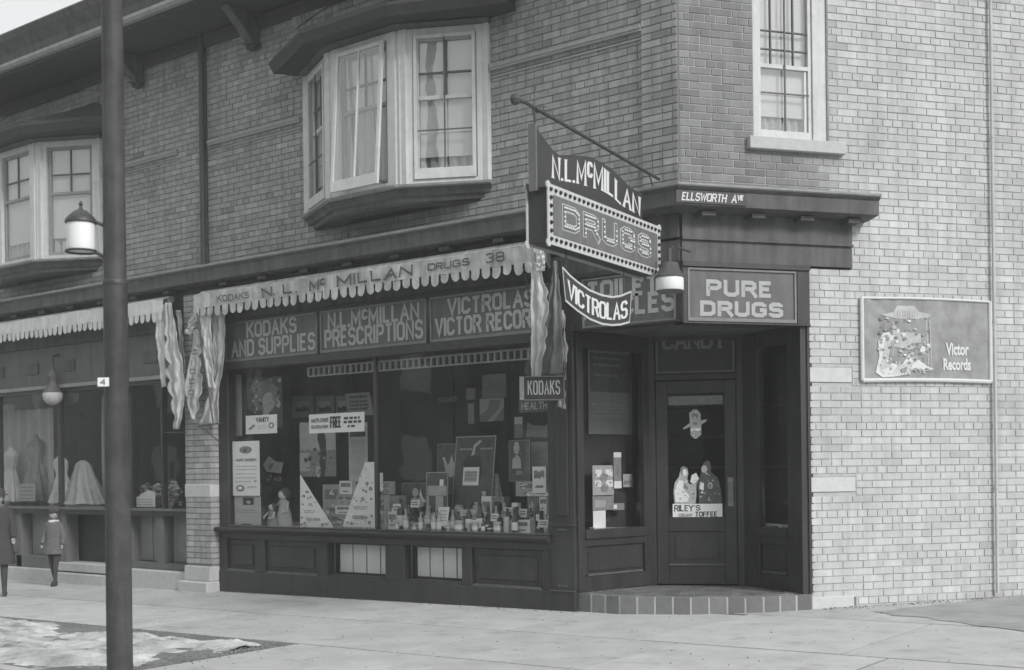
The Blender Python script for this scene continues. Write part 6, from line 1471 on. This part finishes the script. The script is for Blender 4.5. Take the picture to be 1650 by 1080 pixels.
def person(loc, H, face, coat, label, hat, step_=.10, hem=.36):
    """height H metres, facing angle (degrees, about z); y- is forward in body space"""
    s = H
    J = [((0, 0, .50), .075, .06), ((0, 0, .62), .07, .055), ((0, 0, .74), .085, .06), ((0, 0, .83), .035, .035), ((0, -.006, .875), .03, .03),
         ((.085, 0, .80), .036), ((.125, .015, .66), .030), ((.13, -.02, .54), .022), ((.13, -.035, .505), .020),
         ((-.085, 0, .80), .036), ((-.125, .0, .66), .030), ((-.135, -.05, .55), .022), ((-.135, -.065, .52), .020),
         ((.045, 0, .47), .058), ((.05, -step_ * .5, .27), .036), ((.05, -step_ * .6, .05), .024), ((.055, -step_ * .6 - .075, .018), .02, .018),
         ((-.045, 0, .47), .058), ((-.05, step_ * .3, .27), .036), ((-.05, step_, .06), .024), ((-.055, step_ - .07, .022), .02, .018)]
    B = [(0, 1), (1, 2), (2, 3), (3, 4), (2, 5), (5, 6), (6, 7), (7, 8), (2, 9), (9, 10), (10, 11), (11, 12), (0, 13), (13, 14), (14, 15), (15, 16), (0, 17), (17, 18), (18, 19), (19, 20)]
    J = [(tuple(c * s for c in j[0]),) + tuple(r * s for r in j[1:]) for j in J]
    body = skinned('person', J, B, [M['coat'], M['skin'], M['metal']], lambda c: 1 if (c.z > .835 * s or (c.z < .535 * s and abs(c.x) > .105 * s)) else (2 if c.z < .04 * s else 0), loc)
    body.name = 'person'; body.location = loc; body.rotation_euler = (0, 0, R(face)); tag(body, label, 'person', 'children on the pavement'); LOC[body.name] = Vector((0, 0, 0))
    def part(mb, name, m, smooth=True):
        me = mb.mesh(name, m, smooth=smooth); o_ = bpy.data.objects.new(name, me); COL.objects.link(o_); o_.parent = body; return o_
    # head with face
    mb = MB(); hz = .925 * s; hr = .058 * s
    def hd(i, j):
        th, ph = 2 * math.pi * i, math.pi * j; x = math.sin(ph) * math.cos(th); y = math.sin(ph) * math.sin(th); z = -math.cos(ph)
        r = 1 - .12 * max(0, -z) * (1 - .5 * max(0, -y)); nose = .16 * math.exp(-((x / .13) ** 2 + ((z + .08) / .18) ** 2)) if y < 0 else 0
        eye = -.05 * (math.exp(-(((x - .34) / .13) ** 2 + ((z - .12) / .1) ** 2)) + math.exp(-(((x + .34) / .13) ** 2 + ((z - .12) / .1) ** 2))) if y < 0 else 0
        return (x * hr * r, (y * (1.08 + eye) - nose * 1.0) * hr * r, hz + z * hr * 1.22 * (r * .5 + .5))
    mb.grid(hd, 28, 20); part(mb, 'head', M['skin'])
    mb = MB()
    for sg_ in (-1, 1): mb.lathe((sg_ * .34 * hr, -.93 * hr, hz + .14 * hr), [(.001, -.05 * hr), (.10 * hr, 0), (.001, .05 * hr)], 8)
    mb.lathe((0, -.98 * hr, hz - .52 * hr), [(.001, -.03 * hr), (.2 * hr, 0), (.001, .03 * hr)], 8, sy=.4); part(mb, 'face_features', M['ink'])
    for sg_ in (-1, 1): mb = MB(); mb.lathe((sg_ * 1.0 * hr, .05 * hr, hz - .02 * hr), [(.001, -.2 * hr), (.14 * hr, 0), (.001, .22 * hr)], 8, sx=.5); part(mb, 'ear', M['skin'])
    mb = MB()
    mb.lathe((0, .012 * s, hz), [(1.06 * hr, -.2 * hr), (1.12 * hr, .35 * hr), (1.0 * hr, .85 * hr), (.6 * hr, 1.22 * hr), (.05 * hr, 1.35 * hr)], 18); part(mb, 'hair', M['ink'])
    mb = MB()
    if hat == 'cap': mb.lathe((0, .004 * s, hz + .5 * hr), [(1.12 * hr, 0), (1.3 * hr, .2 * hr), (1.28 * hr, .5 * hr), (.7 * hr, .86 * hr), (.05 * hr, .95 * hr)], 18); mb.lathe((0, -.95 * hr, hz + .5 * hr), [(.7 * hr, -.04 * hr), (.7 * hr, .04 * hr)], 12, sy=.7)
    else: mb.lathe((0, 0, hz + .35 * hr), [(1.7 * hr, 0), (1.65 * hr, .12 * hr), (1.15 * hr, .25 * hr), (1.1 * hr, .8 * hr), (.8 * hr, 1.15 * hr), (.05 * hr, 1.2 * hr)], 18)
    part(mb, 'hat', M['coat'])
    # coat
    mb = MB()
    rings = [(.085, .06, .845), (.115, .075, .80), (.118, .082, .72), (.105, .078, .62), (.118, .09, .52), (.135, .11, .42), (.15, .125, hem)]
    mb.grid(lambda i, j: (lambda a: ((a[0] * math.cos(2 * math.pi * i) * (1 + .05 * math.sin(i * 31) * j)) * s, (a[1] * math.sin(2 * math.pi * i)) * s, a[2] * s))(
        tuple(rings[min(int(j * 6), 5)][k] + (rings[min(int(j * 6) + 1, 6)][k] - rings[min(int(j * 6), 5)][k]) * (j * 6 - min(int(j * 6), 5)) for k in range(3))), 36, 24)
    part(mb, 'coat', M[coat])
    for sg_, pts in ((1, [(.085, 0, .805), (.128, .015, .66), (.134, -.02, .545)]), (-1, [(-.085, 0, .805), (-.128, 0, .66), (-.138, -.05, .555)])):
        mb = MB(); mb.tube([Vector(p) * s for p in pts], [.045 * s, .040 * s, .032 * s], 10); part(mb, 'sleeve', M[coat])
        w_ = Vector(pts[2]) * s; mb = MB()
        for q in range(4): b_ = w_ + Vector(((q - 1.5) * .007 * s, -.012 * s, -.035 * s)); mb.tube([w_ + Vector((0, -.004 * s, -.012 * s)), b_, b_ + Vector((0, -.008 * s, (-.026 + .004 * abs(q - 1.5)) * s))], [.0065 * s, .0055 * s, .004 * s], 6)
        mb.tube([w_ + Vector((0, -.01 * s, -.01 * s)), w_ + Vector((-sg_ * .018 * s, -.02 * s, -.03 * s))], [.006 * s, .004 * s], 6); part(mb, 'hand', M['skin'])
    mb = MB(); mb.grid(lambda i, j: ((.062 + .02 * j) * s * math.cos(2 * math.pi * i), (.05 + .02 * j) * s * math.sin(2 * math.pi * i), (.862 - .03 * j) * s), 20, 2); part(mb, 'collar', M['coat2'] if coat == 'coat' else M['cloth_l'])
    for sg_, (y_) in ((1, -step_ * .6), (-1, step_)):
        mb = MB(); x_ = sg_ * .052 * s; zz = .0 if sg_ == 1 else .006
        P_ = [(x_ + sg_ * 0, (y_ + .02) * s - 0, (.022 + zz) * s)]
        mb.tube([Vector((x_, y_ * s + .028 * s, (.024 + zz) * s)), Vector((x_, y_ * s, (.028 + zz) * s)), Vector((x_, y_ * s - .05 * s, (.022 + zz) * s)), Vector((x_, y_ * s - .095 * s, (.016 + zz) * s))], [.020 * s, .026 * s, .023 * s, .012 * s], 8); part(mb, 'shoe', M['metal'])
    return body
p_ = gpx(-2, 961, -.195); person((p_.x, p_.y, gz(p_.x, p_.y) + .002), 1.46, 60, 'coat', 'older child in a long dark coat and hat at the left edge of the picture', 'hat', .08, .30)
p_ = gpx(88, 945, -.195); person((p_.x, p_.y, gz(p_.x, p_.y) + .002), 1.14, 25, 'coat2', 'small boy in a grey coat and cap walking past the dress shop', 'cap', .10, .42)

# ================================================================== ACROSS THE STREET (added row, seen only in the glass, keeps sky out of it)
M['added_house_brick'] = mat('added_house_brick', .16, .9, .25, 1.5)
for k, (x0, x1, h_, y_, lab) in enumerate(((-62, -46, 8.5, -24, 'tall dark brick house'), (-44, -31, 7.2, -25, 'lower brick house'), (-30, -17, 9.0, -24, 'gabled dark shop building'), (-15, -4, 6.5, -26, 'low flat roofed shop'), (-2, 12, 8.2, -25, 'wide brick terrace'), (14, 30, 7.4, -24, 'pale end house'))):
    b_ = thing('added_house', ((x0 + x1) / 2, y_, 0), lab + ' added across the street behind the camera', 'building', 'added houses across the street')
    hf = Fr((x0, y_), (x1, y_)); 
    if hf.n.y < 0: hf.n = -hf.n
    mb = MB(); mb.box(hf, 0, x1 - x0, -.5, h_, -8, 0); mb.build('wall', M['added_house_brick'], b_)  # wall of the added house
    mb = MB(); mb.prism(hf, [(-.3, h_ + .01), (x1 - x0 + .3, h_ + .01), (x1 - x0 - .6, h_ + 1.6), (.6, h_ + 1.6)], -8.2, .3); mb.build('roof', M['hood'], b_)  # roof of the added house
    n = int((x1 - x0) / 3)
    for i in range(n):
        for z_ in (1.2, 4.4): mb = MB(); a = .9 + i * 3; mb.box(hf, a, a + 1.3, z_, z_ + 1.7, .001, .04); mb.build('window', M['blind'] if (i + k) % 2 else M['room'], b_)

# small white cards tucked among the goods
for k, (x0, y0, w__, h__, o_) in enumerate(((632, 812, 12, 16, -.2), (661, 806, 14, 12, -.32), (697, 836, 10, 12, -.16), (741, 822, 22, 10, -.3), (757, 838, 14, 12, -.15), (790, 828, 12, 12, -.2), (812, 818, 14, 12, -.3), (836, 820, 12, 14, -.3), (866, 838, 16, 12, -.14))):
    c = Card(F, x0, x0 + w__, y0, y0 + h__, o_, 'paper', ('first', 'second', 'third', 'fourth', 'fifth', 'sixth', 'seventh', 'eighth', 'ninth')[k] + ' small white price ticket counted rightward from the centre mullion', 'card', 'price_ticket', 'price tickets in the drug window', skew=.12); c.lines(.12, .88, [.7, .4], 'ink', .07, k)
# dense pile of small cartons among the bottles
rnd = random.Random(21)
zone = [(612, 646, 'between the mullion and the dark couple card'), (690, 722, 'under the framed bottle card'), (728, 778, 'at the foot of the big bottle poster'), (792, 836, 'right of the tall white carton'), (838, 888, 'under the right hand stack')]
ON = ['first', 'second', 'third', 'fourth', 'fifth', 'sixth', 'seventh', 'eighth']
for za, zb3, where_ in zone:
    x = za; k = 0
    while x < zb3:
        wd_ = rnd.uniform(7, 14); hh = rnd.uniform(12, 40); m = rnd.choice(['paper', 'paper_g', 'box_m', 'ink_g', 'paper', 'paper_d', 'paper_g'])
        tn = {'paper': 'white', 'paper_g': 'pale', 'box_m': 'grey', 'ink_g': 'dark grey', 'paper_d': 'dark'}[m]
        carton(F, x, x + wd_, 850 - hh, 852, rnd.choice([-.26, -.32, -.40]) - .01 * k, .07, m, ON[k] + ' small box from left, ' + tn + ', ' + where_, floor=FLOOR, band=rnd.choice(['ink_g', 'paper_g', 'ink', 'paper']), group='cartons and boxes in the drug window')
        x += wd_ + rnd.uniform(1, 6); k += 1
for k, (x0, x1, y0, y1, m, d_) in enumerate(((655, 700, 828, 850, 'bottle_l', 'low pale glass tray among the bottles'),)):
    carton(F, x0, x1, 842, 852, -.18, .08, 'paper_g', 'low pale tray holding small jars left of the price card', floor=FLOOR, group='cartons and boxes in the drug window', name='tray')

# ------------------------------------------------------------------ thin haze volume, added to lift the darks like veiling glare
hz = MB(); x0, x1, y0, y1, z0, z1 = -72, 82, -72, 82, -1.6, 11.5
hz.hexa([Vector(p) for p in ((x0, y0, z0), (x1, y0, z0), (x1, y1, z0), (x0, y1, z0), (x0, y0, z1), (x1, y0, z1), (x1, y1, z1), (x0, y1, z1))])
hm = bpy.data.materials.new('added_haze'); hm.use_nodes = True; hm.node_tree.nodes.clear()
pv = hm.node_tree.nodes.new('ShaderNodeVolumePrincipled'); pv.inputs['Color'].default_value = (.95, .97, .97, 1); pv.inputs['Density'].default_value = .0031; pv.inputs['Anisotropy'].default_value = .0
ho = hm.node_tree.nodes.new('ShaderNodeOutputMaterial'); hm.node_tree.links.new(pv.outputs[0], ho.inputs['Volume'])
tag(hz.build('added_haze', hm), kind='stuff', label='thin pale haze added over the street to lift the darks', cat='added_haze')

# grit and small rubble swept along the foot of the walls and over the pavement
gr = MB(); rnd = random.Random(3)
def grit(x, y, r, z0=0):
    z = gz(x, y) + .002 + z0; a = rnd.random() * 6.28
    b0 = [Vector((x + r * math.cos(a + k * 2.09), y + r * math.sin(a + k * 2.09), z)) for k in range(3)]
    gr.add(b0 + [Vector((x + rnd.uniform(-r, r) * .3, y + rnd.uniform(-r, r) * .3, z + r * rnd.uniform(.5, 1)))], [(0, 1, 3), (1, 2, 3), (2, 0, 3)], rnd.random())
for k in range(420):
    x = rnd.uniform(-12, -1.2); grit(x, -.06 - abs(rnd.gauss(0, .06)), rnd.uniform(.004, .014))
for k in range(260):
    u_ = rnd.uniform(1.5, 6); p = S.pt(u_, 0, .04 + abs(rnd.gauss(0, .10))); grit(p.x, p.y, rnd.uniform(.005, .018))
for k in range(420): grit(rnd.uniform(-9, 4), rnd.uniform(-5, .2), rnd.uniform(.003, .011))
for k in range(500): grit(-2.35 + rnd.gauss(0, .10), rnd.uniform(-5.3, -3.2), rnd.uniform(.005, .018))
for k in range(900): grit(rnd.uniform(-14, -2.3), -3.2 - abs(rnd.gauss(0, .10)), rnd.uniform(.005, .016))
tag(gr.build('grit', M['earth'], recalc=False), 'grit and small rubble scattered along the wall foot and pavement edge', 'grit', kind='stuff')
